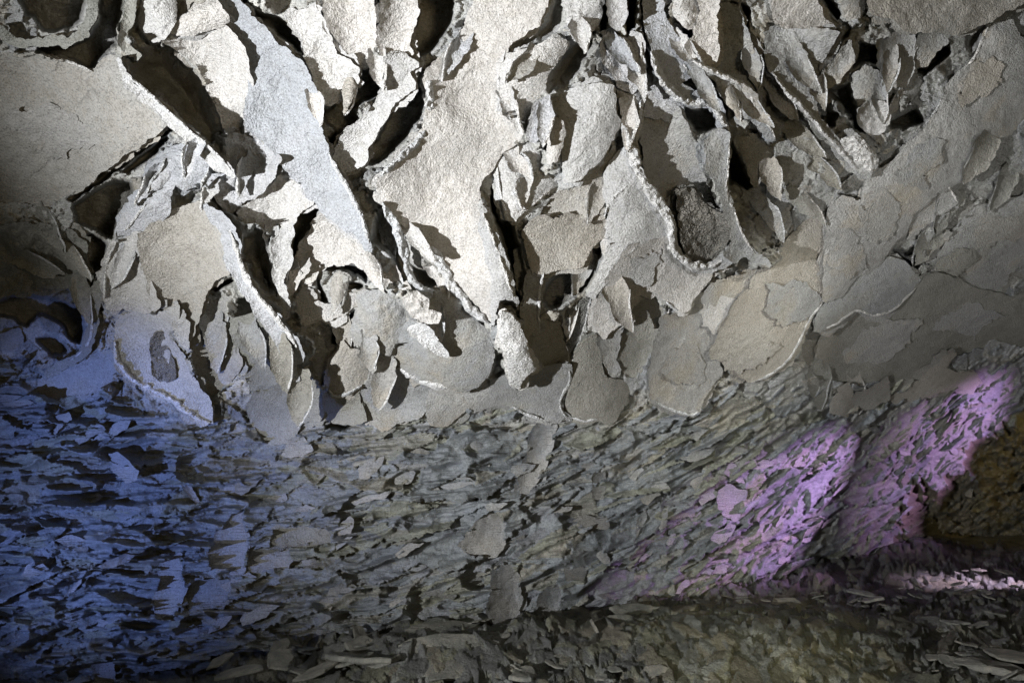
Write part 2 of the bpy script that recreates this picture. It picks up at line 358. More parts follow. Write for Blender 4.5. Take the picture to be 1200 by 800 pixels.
H(.3,(838,2),(862,0),(866,8),(842,9)); H(.35,(868,0),(880,8),(878,35),(886,60),(878,55),(872,35))
H(.3,(790,20),(800,31),(815,30),(817,45),(806,49),(795,38))
F('rock_lobe','speckled white lobe at the top edge beside the curled blue grey flake',[(784,-15),(816,-15),(818,14),(814,32),(801,31),(791,18)],.16,0,.04,.04,'pale',th=.05,rough=.02,cat='rock lobe')
H(.35,(738,-10),(748,-10),(746,30),(735,43),(732,25)); H(.35,(749,-10),(757,-10),(759,30),(763,60),(767,82),(758,66),(752,45),(750,25))
H(.3,(703,-5),(710,-5),(713,30),(705,45),(702,25))
F('rock_splinter','bluish slanted splinter squeezed between two black slits near the top',[(711,-10),(732,-10),(734,20),(727,35),(718,30),(712,15)],.2,0,.06,.03,'blue',th=.06,cat='rock splinter')
F('rock_slab','bluish grey slab with crumbly white lower edge under the slanted splinter',[(704,50),(716,34),(733,48),(741,38),(752,42),(752,70),(750,100),(742,110),(722,100),(716,84),(708,74)],.15,.02,.04,.02,'blue',rims=[([(752,50),(751,75),(750,98)],4)],th=.06,rough=.02,cat='rock slab')
F('rock_slab','pale furrowed slab right of the large bright lobe',[(722,104),(742,112),(753,104),(753,130),(750,150),(747,165),(736,160),(726,150),(723,125)],.12,.02,.03,.02,'pale',rims=[([(752,106),(751,130),(747,150),(738,165)],5)],th=.06,rough=.02,cat='rock slab')
F('rock_slab','smooth grey slab behind the pocket lit from below',[(757,100),(772,97),(788,114),(800,128),(806,148),(795,148),(775,135),(757,138)],.06,0,-.1,.03,'blue',th=.05,cat='rock slab')
# ---- top right
F('rock_tongue','long spear shaped tongue with a brilliant white tip at upper right',[(898,22),(920,32),(945,30),(975,36),(984,40),(974,56),(960,76),(950,96),(962,106),(957,118),(958,135),(968,149),(985,166),(1000,155),(1010,160),(1022,180),(1027,196),(1018,209),(1000,196),(985,179),(965,156),(945,133),(925,112),(905,86),(898,60)],.2,.1,.08,.02,'grey',rims=[([(905,85),(925,110),(945,131),(965,154),(985,177),(1003,197),(1018,207)],6),([(985,164),(1003,172),(1016,188),(1022,202)],17)],th=.09,rough=.015,cat='rock tongue')
F('rock_slab','pale slab at the top edge above the spear shaped tongue',[(903,-15),(950,-15),(966,20),(984,38),(974,37),(945,30),(920,31),(908,20)],.13,0,.06,.02,'pale',th=.05,cat='rock slab')
H(.3,(960,-10),(971,-5),(989,18),(982,25),(968,10))
F('rock_slab','smooth grey slab at the top edge right of the black diagonal slit',[(974,-15),(1012,-15),(1005,15),(1000,27),(990,18)],.15,0,.03,.02,'grey',th=.05,cat='rock slab')
H(.35,(965,105),(985,98),(997,95),(1001,115),(1006,140),(1016,156),(1005,153),(990,132),(978,118))
H(.3,(958,116),(966,120),(986,135),(978,151),(966,149),(957,132))
H(.3,(999,28),(991,45),(976,68),(960,86),(950,100),(947,90),(968,62),(985,39))
H(.4,(998,66),(1005,48),(1020,50),(1037,55),(1032,80),(1016,75),(994,83))
F('rock_slab','furrowed grey slab right of the spear shaped tongue',[(985,60),(998,48),(1000,66),(994,82),(985,96),(968,103),(955,112),(958,92),(975,72)],.12,0,.02,.02,'grey',th=.05,rough=.02,cat='rock slab')
F('rock_slab','small grey slab below a black triangular hole at upper right',[(1000,88),(1015,80),(1030,84),(1037,105),(1030,120),(1010,128),(1002,112)],.12,0,.02,.02,'grey',th=.05,cat='rock slab')
F('rock_nodule','pale crusty knob right of the white spear tip',[(1008,128),(1022,118),(1038,122),(1042,140),(1035,155),(1020,158),(1008,145)],.16,0,.02,.04,'pale',th=.06,rough=.025,cat='rock nodule')
F('rock_slab','grey hanging slab between two ragged black holes at upper right',[(1036,50),(1050,38),(1072,38),(1072,70),(1070,86),(1062,100),(1038,104),(1034,82)],.12,0,.04,.02,'grey',th=.05,cat='rock slab')
F('rock_slab','grey ribbed slab under the long pale top ledge',[(1076,38),(1108,38),(1112,48),(1096,60),(1086,77),(1073,78)],.1,0,.04,.02,'grey',th=.05,cat='rock slab')
H(.35,(1095,60),(1112,47),(1116,65),(1096,86),(1085,92),(1072,86),(1071,78),(1086,77))
H(.35,(1042,138),(1060,128),(1075,122),(1081,135),(1081,146),(1060,151),(1042,149))
H(.3,(1024,26),(1044,22),(1045,30),(1026,32))
F('rock_ledge','long pale brown ledge running along the top edge at right',[(1010,-20),(1230,-20),(1200,4),(1182,10),(1165,22),(1142,32),(1130,38),(1108,38),(1080,35),(1060,36),(1046,22),(1022,20)],.24,0,.08,.02,'tan',th=.1,cat='rock ledge')
F('rock_slab','largest smooth grey slab sweeping diagonally across the right of the ceiling',[(1162,24),(1182,15),(1196,45),(1240,40),(1240,135),(1202,140),(1185,158),(1165,165),(1150,180),(1137,198),(1122,214),(1100,226),(1085,238),(1068,250),(1058,270),(1045,283),(1038,300),(1020,318),(1005,325),(985,345),(965,353),(966,320),(968,280),(973,240),(986,233),(1011,236),(1016,215),(1030,200),(1060,175),(1085,150),(1100,125),(1106,105),(1131,78),(1141,70),(1152,45)],.16,-.01,.05,.03,'grey',rims=[([(1160,26),(1152,45),(1141,70),(1132,78)],3),([(1106,108),(1100,125),(1084,146)],2.5)],th=.09,cat='rock slab')
H(.15,(1133,36),(1158,24),(1150,45),(1138,68),(1133,55),ramp=8)
F('rock_slab','rounded grey slab just below the largest smooth slab at right',[(972,352),(990,343),(1003,322),(1020,316),(1030,310),(1041,300),(1058,310),(1079,325),(1075,336),(1060,350),(1050,362),(1035,368),(1020,370),(1005,362),(990,372),(975,383),(956,386),(952,374)],.26,0,.07,.03,'grey',rims=[([(1075,336),(1060,351),(1050,362),(1035,368),(1020,370),(1005,362),(990,372),(975,383),(957,386)],3)],th=.07,cat='rock slab')
F('rock_slab','wide flat grey slab cut by the right edge of the picture',[(1082,322),(1105,290),(1125,262),(1142,240),(1165,234),(1240,228),(1240,300),(1202,310),(1182,320),(1176,346),(1150,338),(1125,335),(1118,320),(1104,315)],.1,0,.03,.02,'grey',th=.07,cat='rock slab')
H(.4,(1045,290),(1060,292),(1080,288),(1086,300),(1076,315),(1065,322),(1055,311),(1049,296))
F('rock_block','small squarish block with a pale corner above the black notch at right',[(1068,254),(1090,231),(1110,214),(1122,236),(1100,252),(1082,268),(1064,282)],.17,0,0,.03,'grey',rims=[([(1110,216),(1116,226),(1121,236)],3)],th=.06,cat='rock block')
F('rock_slab','dark olive slab facing downward under the right side of the overhang',[(940,396),(955,387),(1000,366),(1020,371),(1046,365),(1066,346),(1090,320),(1120,324),(1150,341),(1180,347),(1240,340),(1240,398),(1200,408),(1165,400),(1140,411),(1110,421),(1090,436),(1070,443),(1035,446),(1010,453),(985,450),(960,445),(945,430),(938,411)],.04,0,-.14,.02,'olive',th=.06,cat='rock slab')
F('rock_slab','tan stained slab beside the straight vertical joint at right of centre',[(905,312),(922,280),(940,262),(966,246),(967,300),(964,352),(946,376),(936,400),(921,426),(900,441),(880,448),(862,440),(850,425),(834,418),(845,385),(872,345),(888,322)],.17,-.02,.08,.02,'tan',rims=[([(966,352),(947,376),(937,400),(922,425),(900,441),(880,448)],3)],th=.05,cat='rock slab')
F('rock_flake','grey shield shaped flake with a notched right edge at the fringe of the overhang',[(803,352),(840,330),(870,318),(903,313),(890,345),(862,375),(846,392),(836,420),(846,440),(832,450),(826,462),(821,480),(813,487),(795,483),(775,475),(764,468),(760,440),(766,420),(770,395),(782,372),(792,366)],.2,-.02,.1,.02,'grey',rims=[([(766,469),(778,476),(796,483),(813,487),(822,479)],4)],th=.05)
H(.3,(801,432),(807,440),(812,448),(825,448),(831,442),(829,453),(818,461),(810,452))
F('rock_flake','pale torn flake hanging below the white crystalline rim',[(697,378),(700,346),(722,308),(745,290),(770,281),(787,279),(791,300),(804,313),(820,319),(836,318),(820,336),(806,355),(800,366),(790,360),(776,350),(766,340),(750,345),(732,361),(735,375),(722,385),(706,398)],.23,.02,.05,.02,'pale',rims=[([(720,358),(735,352),(752,343)],3),([(778,352),(790,361),(800,366),(806,355)],3)],th=.05)
F('rock_flake','olive flake with fine cracks between the pale torn flake and the grey shield flake',[(738,366),(752,348),(766,343),(780,360),(776,390),(768,410),(756,426),(746,441),(735,445),(728,430),(725,410),(731,386)],.1,.02,.06,.02,'olive',rims=[([(784,362),(777,390),(770,412)],2.5)],th=.05)
F('rock_flake','brown grey flake with a black crescent gap at the fringe of the overhang',[(675,406),(696,391),(702,402),(701,425),(709,443),(725,446),(736,455),(734,470),(722,485),(715,496),(700,493),(685,497),(669,491),(661,475),(669,450),(673,425)],.2,0,.07,.02,'olive',rims=[([(669,489),(685,494),(700,491)],3)],th=.05)
H(.35,(701,404),(705,420),(710,435),(718,442),(728,440),(731,424),(735,428),(731,446),(715,446),(705,441),(700,425))
F('rock_flake','narrow grey flake dangling into the black crescent gap',[(703,398),(722,386),(731,380),(726,405),(724,420),(728,434),(720,440),(713,434),(707,418)],.16,0,.04,.01,'grey',th=.03)
# ---- left and lower left
H(.35,(200,142),(206,150),(166,179),(131,206),(86,236),(77,233),(125,197),(165,170))
H(.3,(138,202),(175,172),(198,158),(201,163),(176,188),(150,207))
H(.45,(82,242),(120,216),(146,206),(158,212),(160,233),(141,252),(135,282),(112,272),(88,262))
H(.35,(97,276),(108,270),(127,284),(124,310),(110,322),(99,302))
F('rock_slab','pale forked slab with purple black cracks below the knife thin fin',[(180,190),(198,172),(212,166),(228,172),(244,190),(262,203),(250,208),(232,215),(214,222),(204,215),(199,232),(196,249),(171,272),(160,276),(150,287),(140,291),(136,280),(141,256),(156,236),(170,226),(176,206)],.24,.03,.04,.02,'blue',rims=[([(170,240),(158,256),(146,270)],3)],th=.07,rough=.015,cat='rock slab')
H(.35,(172,224),(177,205),(182,192),(184,198),(179,230),(174,236))
F('rock_slab','brownish grainy slab with rounded top at left of the curved white fin',[(167,276),(186,259),(201,246),(225,238),(241,241),(257,258),(267,285),(276,306),(266,320),(249,330),(241,346),(234,366),(226,395),(219,407),(222,381),(211,362),(196,362),(182,355),(171,322),(166,296)],.27,.03,.04,.03,'tan',th=.07,cat='rock slab')
F('rock_slab','pale slab with a violet left rim overhanging the dark left recess',[(124,306),(134,286),(150,273),(166,276),(167,300),(175,330),(190,360),(175,368),(155,362),(130,363),(122,350),(123,325)],.3,-.04,.03,.02,'pale',rims=[([(136,284),(126,304),(123,326),(122,350)],3)],th=.08,cat='rock slab')
F('rock_fin','long curved white fin ending in a ragged tip at left of centre',[(238,240),(256,247),(269,262),(279,285),(283,310),(291,330),(306,350),(326,370),(341,390),(353,408),(354,425),(347,427),(351,447),(343,446),(336,420),(320,395),(300,366),(285,341),(272,319),(265,300),(258,276),(248,256)],.38,.06,.05,.02,'blue',rims=[([(268,268),(279,296),(287,325),(304,349),(324,372),(340,394),(350,412)],5)],th=.12,cat='rock fin')
H(.2,(284,268),(300,262),(318,278),(322,305),(324,345),(312,348),(296,328),(284,300),ramp=16)
F('rock_block','ribbed white block of curled layers left of the diagonal tongue',[(262,160),(275,155),(295,160),(315,170),(327,188),(318,210),(300,230),(285,238),(268,248),(254,240),(252,225),(258,200),(262,185)],.2,.03,.03,.04,'blue',th=.09,rough=.03,cat='rock block')
F('rock_slab','pocked cream slab right of the ribbed white block',[(300,232),(320,212),(332,196),(347,208),(362,230),(366,238),(350,250),(341,266),(338,290),(330,300),(322,278),(302,262),(286,262),(278,248)],.12,.03,.02,.02,'pale',th=.05,rough=.015,cat='rock slab')
F('rock_fin','narrow gritty fin left of the curved black slot',[(322,280),(330,268),(340,262),(342,282),(342,302),(336,318),(330,330),(336,350),(338,372),(330,370),(324,345),(320,310)],.22,.06,.02,.02,'pale',th=.07,rough=.02,cat='rock fin')
H(.4,(365,235),(377,240),(373,255),(361,270),(351,285),(347,304),(343,302),(342,280),(340,265),(350,250))
F('rock_slab','smooth cream slab right of the curved black slot',[(378,243),(392,262),(414,276),(430,290),(434,310),(415,309),(395,307),(374,309),(366,330),(356,332),(349,310),(352,286),(362,272),(374,256)],.16,.04,.03,.03,'pale',th=.05,cat='rock slab')
H(.4,(328,322),(351,312),(353,333),(338,346)); H(.35,(373,310),(395,307),(430,311),(437,320),(433,332),(425,326),(410,319),(390,318),(376,319)); H(.3,(392,335),(410,330),(428,333),(426,341),(405,341)); H(.3,(371,322),(379,340),(386,356),(378,358),(369,345))
F('rock_slab','cream angular slab below the thin dark arch left of centre',[(345,345),(355,335),(368,340),(372,358),(386,360),(395,345),(415,343),(420,352),(402,370),(388,378),(372,372),(355,378),(345,365)],.1,0,.03,.02,'pale',th=.04,cat='rock slab')
F('rock_flake','bowl shaped flake with bright lower rim drooping to a point at lower left',[(132,396),(138,373),(160,365),(185,369),(200,363),(211,357),(206,375),(199,388),(206,401),(216,416),(226,436),(236,456),(243,466),(249,480),(251,493),(240,498),(226,491),(214,480),(195,469),(175,459),(154,446),(140,431),(134,413)],.3,.0,.08,-.05,'pale',rims=[([(134,400),(137,420),(146,435),(160,447),(180,457),(200,467),(214,477),(226,487),(246,495)],6)],th=.09)
F('rock_patch','dark brown broken patch inside the bowl shaped flake at lower left',[(182,388),(190,390),(191,404),(200,410),(204,440),(195,449),(181,441),(180,425),(176,410)],.27,0,.08,0,'dark',th=.05,rough=.03,cat='rock patch')
F('rock_flake','small hanging flap with a dark fold beside the bowl shaped flake',[(213,361),(218,376),(223,379),(221,408),(212,400),(205,391),(201,381)],.34,0,.03,.01,'pale',th=.04)
F('rock_slab','flat bluish slab recessed right of the bowl shaped flake',[(227,380),(241,350),(258,343),(274,346),(268,362),(265,382),(275,406),(285,431),(270,446),(250,466),(237,450),(224,420),(221,402)],.04,0,.03,.02,'grey',rims=[([(275,349),(268,365),(266,382)],2.5)],th=.04,cat='rock slab')
H(.35,(244,336),(270,321),(276,331),(262,339),(244,346))
F('rock_slab','speckled grey brown slab under the curved white fin',[(276,348),(287,346),(302,368),(320,397),(335,423),(342,448),(320,461),(296,466),(286,435),(274,407),(268,382)],.08,0,.04,.02,'olive',th=.04,cat='rock slab')
H(.25,(272,403),(296,408),(298,413),(280,411))
F('rock_hook','dark olive hook of rock curling round the black recess at far left',[(112,322),(122,335),(118,352),(113,370),(113,392),(107,408),(94,422),(78,431),(56,440),(52,434),(72,425),(88,416),(99,404),(103,388),(102,368),(106,345)],.3,.02,.04,.02,'olive',rims=[([(108,370),(107,392),(102,404),(90,418),(72,428)],3)],th=.08,cat='rock hook')
H(.4,(-20,352),(30,343),(62,346),(96,360),(100,385),(96,402),(82,398),(72,380),(48,371),(30,384),(10,372),(-20,368))
H(.25,(40,398),(62,390),(78,402),(80,414),(58,418))
F('rock_slab','dim olive slab with ragged black cracks left of the violet rimmed slab',[(-20,270),(20,262),(50,265),(85,268),(98,280),(100,300),(108,322),(95,335),(70,338),(40,340),(0,345),(-20,345)],.08,.04,.02,.02,'olive',th=.05,rough=.03,cat='rock slab')
# ---- fringe in the middle
F('rock_lobe','striated grey lobe with scored upper half in the middle of the fringe',[(420,347),(440,341),(465,350),(476,365),(480,379),(472,395),(464,406),(454,415),(440,412),(421,405),(412,396),(418,375)],.2,.02,.06,.05,'grey',th=.07,rough=.015,cat='rock lobe')
F('rock_lobe','warm cream lobe above the dark slot in the middle of the fringe',[(385,421),(400,401),(410,408),(426,411),(431,435),(425,451),(410,461),(390,466),(382,450)],.17,.02,.08,.03,'tan',rims=[([(384,455),(391,465),(409,461),(424,451)],4)],th=.05,cat='rock lobe')
F('rock_flake','little pointed grey flake right of the warm cream lobe',[(431,420),(446,413),(463,421),(458,440),(446,453),(436,448)],.18,0,.05,.03,'grey',th=.05)
H(.35,(388,400),(395,376),(405,368),(419,358),(415,395),(405,399),(397,406))
F('rock_lobe','largest smooth drop shaped lobe hanging at the centre of the fringe',[(462,397),(475,381),(492,370),(511,341),(530,345),(546,356),(564,381),(577,383),(577,420),(572,441),(560,451),(545,459),(528,456),(508,452),(488,445),(474,436),(462,430)],.26,.04,.06,.05,'grey',rims=[([(463,430),(480,440),(500,450),(526,455)],6)],th=.08,cat='rock lobe')
F('rock_spike','white spike pointing down right in front of the drop shaped lobe',[(479,385),(492,378),(506,385),(515,400),(523,418),(512,413),(505,403),(495,401),(485,397)],.44,0,.05,.02,'rim',th=.07,rough=.015,cat='rock spike')
F('rock_splinter','bundle of crusty splinters above the white spike at the centre of the fringe',[(470,348),(488,340),(503,350),(500,362),(516,366),(512,378),(498,378),(484,372),(474,362)],.46,0,.03,.02,'pale',th=.08,rough=.035,cat='rock splinter')
F('rock_flake','short brown grey flake above the long dark slot in the fringe',[(383,462),(410,462),(421,455),(426,492),(405,496),(380,492)],.12,0,.05,.02,'olive',th=.04)
F('rock_flake','grey flake blotched white just left of the drop shaped lobe tip',[(421,456),(446,452),(463,432),(490,446),(501,455),(501,481),(480,491),(450,501),(430,496)],.12,0,.05,.02,'grey',rims=[([(418,458),(421,478),(429,496)],2.5)],th=.04)
F('rock_flake','flat grey flake filling the fringe right below the drop shaped lobe',[(501,456),(530,458),(560,452),(573,443),(582,466),(602,477),(572,479),(545,482),(517,502),(502,496)],.1,0,.05,.02,'grey',th=.04)
F('rock_flake','wide brown grey flake below the curved fin tip at the left of the fringe',[(298,466),(340,449),(365,440),(380,461),(378,491),(352,497),(344,521),(312,522),(294,492)],.1,0,.05,.02,'olive',th=.04)
H(.3,(378,497),(420,497),(426,502),(405,506),(380,505))
# ---- pieces of the lower wall
F('slate_slab','leaf shaped blue grey slate standing on end in the lower wall',[(577,692),(583,666),(592,655),(605,666),(609,690),(612,706),(605,725),(592,729),(580,736),(573,716)],.16,-.3,.05,.02,'slate',th=.05,cat='slate slab')
F('slate_slab','curved striated olive slate right of the leaf shaped slate',[(640,690),(655,679),(662,700),(650,726),(630,736),(621,729)],.1,-.12,.05,.03,'slate',th=.05,cat='slate slab')
F('slate_slab','upright striated grey slab beside the vertical fault in the lower wall',[(536,640),(560,610),(575,594),(592,612),(591,635),(577,650),(552,653)],.1,-.16,.03,.01,'slate',th=.05,cat='slate slab')
F('slate_slab','thumb shaped olive slate jutting left over a square brown block',[(313,636),(320,618),(345,614),(386,621),(389,639),(350,643)],.14,0,.06,.02,'olive',th=.05,cat='slate slab')
F('slate_block','square brown block under the thumb shaped olive slate',[(289,641),(341,639),(344,655),(339,669),(290,671)],.1,0,.02,.02,'slate',th=.06,cat='slate block')
F('slate_slab','fan shaped striated slab leaning in the blue lit wall',[(177,706),(190,660),(210,649),(219,690),(206,721),(185,726)],.1,.03,.04,.01,'slate',th=.05,cat='slate slab')
F('slate_slab','long slanting striated slab right of the blue lit fan shaped slab',[(242,651),(260,610),(286,594),(291,640),(288,671),(265,666),(250,669)],.1,.04,.03,.01,'slate',th=.05,cat='slate slab')
F('slate_slab','dark oval slate below the long slanting slab',[(214,692),(230,677),(265,679),(271,690),(260,711),(225,713)],.1,0,.04,.02,'slate',th=.05,cat='slate slab')
F('slate_slab','ridged post shaped slate at the foot of the wall on the lower left',[(108,776),(132,768),(134,806),(107,806)],.14,0,0,.02,'slate',th=.06,cat='slate slab')
F('slate_slab','pale triangular slab at the top of the vertical fault line',[(612,552),(622,520),(634,497),(652,498),(645,520),(640,545),(625,575),(606,590)],.1,-.06,.03,.01,'slate',th=.06,cat='slate slab')
F('slate_slab','dark pointed chip standing where the grey wall meets the violet light',[(840,575),(855,569),(873,578),(870,596),(860,609),(845,599)],.14,.02,.06,.01,'slate',th=.05,cat='slate slab')
F('slate_block','pale angular block under the dark olive slab at right',[(1000,466),(1020,455),(1041,443),(1041,467),(1030,474),(1012,479)],.16,0,.05,.02,'tan',th=.06,cat='slate block')
F('slate_slab','sandy sloping slab above the violet lit wall at right',[(1043,466),(1070,449),(1110,416),(1123,410),(1106,431),(1141,441),(1151,451),(1110,459),(1075,466),(1050,471)],.14,0,.05,.02,'tan',th=.06,cat='slate slab')
F('slate_slab','cream slab leaning above the violet lit wall left of the angular block',[(982,455),(998,450),(1003,475),(990,485),(972,480)],.12,0,.05,.02,'tan',th=.05,cat='slate slab')
F('slate_slab','smooth blue lit slab below the black recess at far left',[(48,446),(75,434),(108,412),(132,402),(140,430),(128,452),(90,462),(60,470),(48,462)],.06,0,.02,.02,'grey',th=.04,cat='slate slab')
F('slate_slab','bright blue chip in the mouth of the black recess at far left',[(0,392),(24,384),(26,402),(14,412),(2,408)],.05,0,.04,.01,'grey',th=.04,cat='slate slab')


# ------------------------------------------------------------------ flake mesh
def flake_h(f, x, y, d):
    if 'over' in f:
        t = ((x - f['c'][0]) * f['dir'][0] + (y - f['c'][1]) * f['dir'][1]) / f['len']
        return flake_h(f['over'], x, y, edge_dist(x, y, f['over']['poly'])) + f['off'] * (1 + 0.8 * t) + 0.012 * fbm(x, y, 40, 2, int(f['c'][0]))
    cx, cy = f['c']
    if 'ax' not in f:
        p = np.array(f['pts'], float) - (cx, cy)
        e, q = np.linalg.eigh(p.T @ p)
        f['ax'] = q[:, 0]; f['half'] = np.abs(p @ q[:, 0]).max() + 1e-6
        sd = int(cx * 3 + cy * 7)
        f['sd'] = sd
        f['curl'] = (-0.0024 if ('lobe' in f['name']) else (0.003, 0.002, -0.0018, 0.0026)[sd % 4]) * min(70.0, f['half'])
    if 'curl0' in f: f['curl'] = f['curl0'] * f['half']
    if 'lowered' not in f and f['sd'] is not None and f.get('cat') not in ('rock fin', 'rock spike', 'rock splinter', 'rock nodule', 'slate chip'):
        for kk in ('gx', 'gy'): f[kk] *= 0.85
        f['h0'] *= 0.7
    f['lowered'] = 1
    t = ((x - cx) * f['ax'][0] + (y - cy) * f['ax'][1]) / f['half']
    return (f['curl'] * (t * t - 0.3) + 0.075 * min(1.0, f['half'] / 30) * fbm(x, y, 75, 2, f['sd']) + f['h0'] + f['gx'] * (x - cx) / 100 + f['gy'] * (y - cy) / 100
            + f['bulge'] * 0.3 * (1 - np.exp(-d / 16.0)))


def sheet(poly, hfun, step, th, seed, rough, terr=0.0):
    """irregular sheet with a back and a broken side, between a closed outline and a relief function"""
    poly = np.asarray(poly)
    x0, y0 = poly.min(0); x1, y1 = poly.max(0)
    gx, gy = np.meshgrid(np.arange(x0, x1, step), np.arange(y0, y1, step * 0.9))
    gx[1::2] += step * 0.5
    gx = gx.ravel() + RNG.uniform(-.25, .25, gx.size) * step; gy = gy.ravel() + RNG.uniform(-.25, .25, gy.size) * step
    k = inside(gx, gy, poly)
    gx, gy = gx[k], gy[k]
    k = edge_dist(gx, gy, poly) > step * 0.55
    gx, gy = gx[k], gy[k]
    nb = len(poly)
    co = [Vector((float(a), float(b))) for a, b in poly] + [Vector((float(a), float(b))) for a, b in zip(gx, gy)]
    vs, _, fs, *_ = delaunay_2d_cdt(co, [], [list(range(nb))], 1, 1e-4)
    P2 = np.array([(v.x, v.y) for v in vs])
    fs = [list(q) for q in fs]
    d = edge_dist(P2[:, 0], P2[:, 1], poly)
    h = hfun(P2[:, 0], P2[:, 1], d)
    h = h + rough * (fbm(P2[:, 0], P2[:, 1], 26, 3, seed) * 2.0 + fbm(P2[:, 0], P2[:, 1], 6, 2, seed + 3) * 0.8)
    if terr:
        t = fbm(P2[:, 0] + P2[:, 1] * .4, P2[:, 1], 60, 4, seed + 21)
        h = h - terr * (1 / (1 + np.exp(-(t - 0.12) * 90)) + 0.7 / (1 + np.exp(-(t - 0.27) * 90)) - 0.8 / (1 + np.exp((t + 0.2) * 90)))
    W = baseW(P2[:, 0], P2[:, 1])
    front = place(P2[:, 0], P2[:, 1], W - h)
    # oriented boundary
    cnt = {}
    for q in fs:
        for a, b in zip(q, q[1:] + q[:1]):
            cnt[(a, b)] = cnt.get((a, b), 0) + 1
    bd = [(a, b) for (a, b) in cnt if (b, a) not in cnt]
    thk = th * (1 + 0.5 * fbm(P2[:, 0], P2[:, 1], 20, 2, seed + 9))
    back = place(P2[:, 0], P2[:, 1], W - h + thk)
    n = len(P2)
    # rounded lip: the very edge steps back a little
    verts = np.vstack([front, back])
    faces = [q[::-1] for q in fs] + [[i + n for i in q] for q in fs]
    for a, b in bd:
        faces.append([a, b, b + n, a + n])
    return verts, faces


def strip_poly(line, width, seed):
    p = np.array(resample(chaikin(line, False), 2.5, False))
    t = np.gradient(p, axis=0)
    t /= np.linalg.norm(t, axis=1)[:, None] + 1e-9
    nrm = np.stack([-t[:, 1], t[:, 0]], 1)
    s = np.linspace(0, 1, len(p))
    prof = np.clip(np.minimum(s, 1 - s) * 8, 0.25, 1)
    wl = width * 0.5 * prof * (1 + 0.9 * fbm(p[:, 0], p[:, 1], 9, 3, seed))
    wr = width * 0.5 * prof * (1 + 0.9 * fbm(p[:, 0], p[:, 1], 9, 3, seed + 77))
    return np.vstack([p + nrm * wl[:, None], (p - nrm * wr[:, None])[::-1]])


def grow(poly, r):
    p = np.asarray(poly, float)
    a = 0.5 * np.sum(p[:, 0] * np.roll(p[:, 1], -1) - np.roll(p[:, 0], -1) * p[:, 1])
    t = np.roll(p, -1, 0) - np.roll(p, 1, 0)
    t /= np.linalg.norm(t, axis=1)[:, None] + 1e-9
    n = np.stack([t[:, 1], -t[:, 0]], 1) * (1 if a > 0 else -1)
    return p + n * r


def make_flake(f, i, terr=0.008):
    pts = np.array(f['pts'], float)
    f['c'] = tuple(pts.mean(0))
    q = 0.05 if np.ptp(pts[:, 0]) < 70 else 0.12
    f['poly'] = poly = grow(ragged(f['pts'], 2.2, f['amp'], i * 13, q), f.get('grow', 1.6))
    hf = lambda x, y, d: flake_h(f, x, y, d)
    size = max(np.ptp(pts[:, 0]), np.ptp(pts[:, 1]))
    v, fa = sheet(poly, hf, 2.3 if size < 130 else 2.9, f['th'], i * 31, f['rough'], terr if size > 50 else 0)
    cx, cy = f['c']
    org = place(cx, cy, baseW(cx, cy) - f['h0'] + 0.05)
    layered = size > 62 and i < 900 and not f['name'].endswith(('fin', 'lip', 'hook'))
    if f['rims'] or layered:
        o = bpy.data.objects.new(f['name'], None); col.objects.link(o); o.location = org
        o.empty_display_size = 0.1
        link('rock_face', v, fa, M[f['mat']], o, org, smooth=False)
    else:
        o = link(f['name'], v, fa, M[f['mat']], None, org, smooth=False)
    tag(o, f['label'], f['cat'], f['group'], 'thing')
    for j, (line, wd) in enumerate(f['rims']):
        rp = strip_poly(line, wd * (1.2 if wd > 4.5 else 0.85), i * 7 + j * 3)
        hr = lambda x, y, d: flake_h(f, x, y, edge_dist(x, y, f['poly'])) + 0.01 + min(1.0, wd / 6) * (0.034 * (1 - np.exp(-edge_dist(x, y, rp) / 2.0)) + 0.036 * fbm(x, y, 5, 2, 99))
        rv, rf = sheet(rp, hr, 1.6, 0.06, i * 17 + j, 0.016)
        link('broken_edge', rv, rf, M['rim'], o, org, smooth=False)
    if layered:
        up = grow(ragged(f['pts'], 2.2, f['amp'] * 1.9, i * 13 + 500, q), 3.4)
        hu = lambda x, y, d: flake_h(f, x, y, d) - f['th'] * 0.8 - 0.012
        uv, uf = sheet(up, hu, 3.2, 0.03, i * 31 + 7, f['rough'])
        link('under_layer', uv, uf, M[f['mat']], o, org, smooth=False)
    return o


for i, f in enumerate(FLAKES):
    make_flake(f, i)

# ------------------------------------------------------------------ wall relief raster (metres towards the open cave)
RES = 1.25
X0, X1, Y0, Y1 = -420.0, 1620.0, -420.0, 960.0
nx = int((X1 - X0) / RES); ny = int((Y1 - Y0) / RES)
gx = X0 + np.arange(nx) * RES; gy = Y0 + np.arange(ny) * RES
GX, GY = np.meshgrid(gx, gy)
SEAM_X = [-500, 0, 130, 250, 450, 650, 850, 1000, 1100, 1200, 1700]
SEAM_Y = [380, 425, 470, 497, 492, 494, 478, 462, 440, 405, 300]
SEAM = np.interp(GX, SEAM_X, SEAM_Y)
low = np.clip((GY - SEAM) / 24.0 + 0.5, 0, 1)               # 0 = hanging rock, 1 = layered lower wall
HR = 0.07 * fbm(GX, GY, 180, 4, 3) + 0.035 * fbm(GX, GY, 30, 4, 8) * (1 - low)
TINT = np.ones((ny, nx, 3), np.float32) * (1.0 + 0.65 * (1 - low) * np.clip((1150 - GX) / 300, 0.25, 1))[..., None].astype(np.float32)


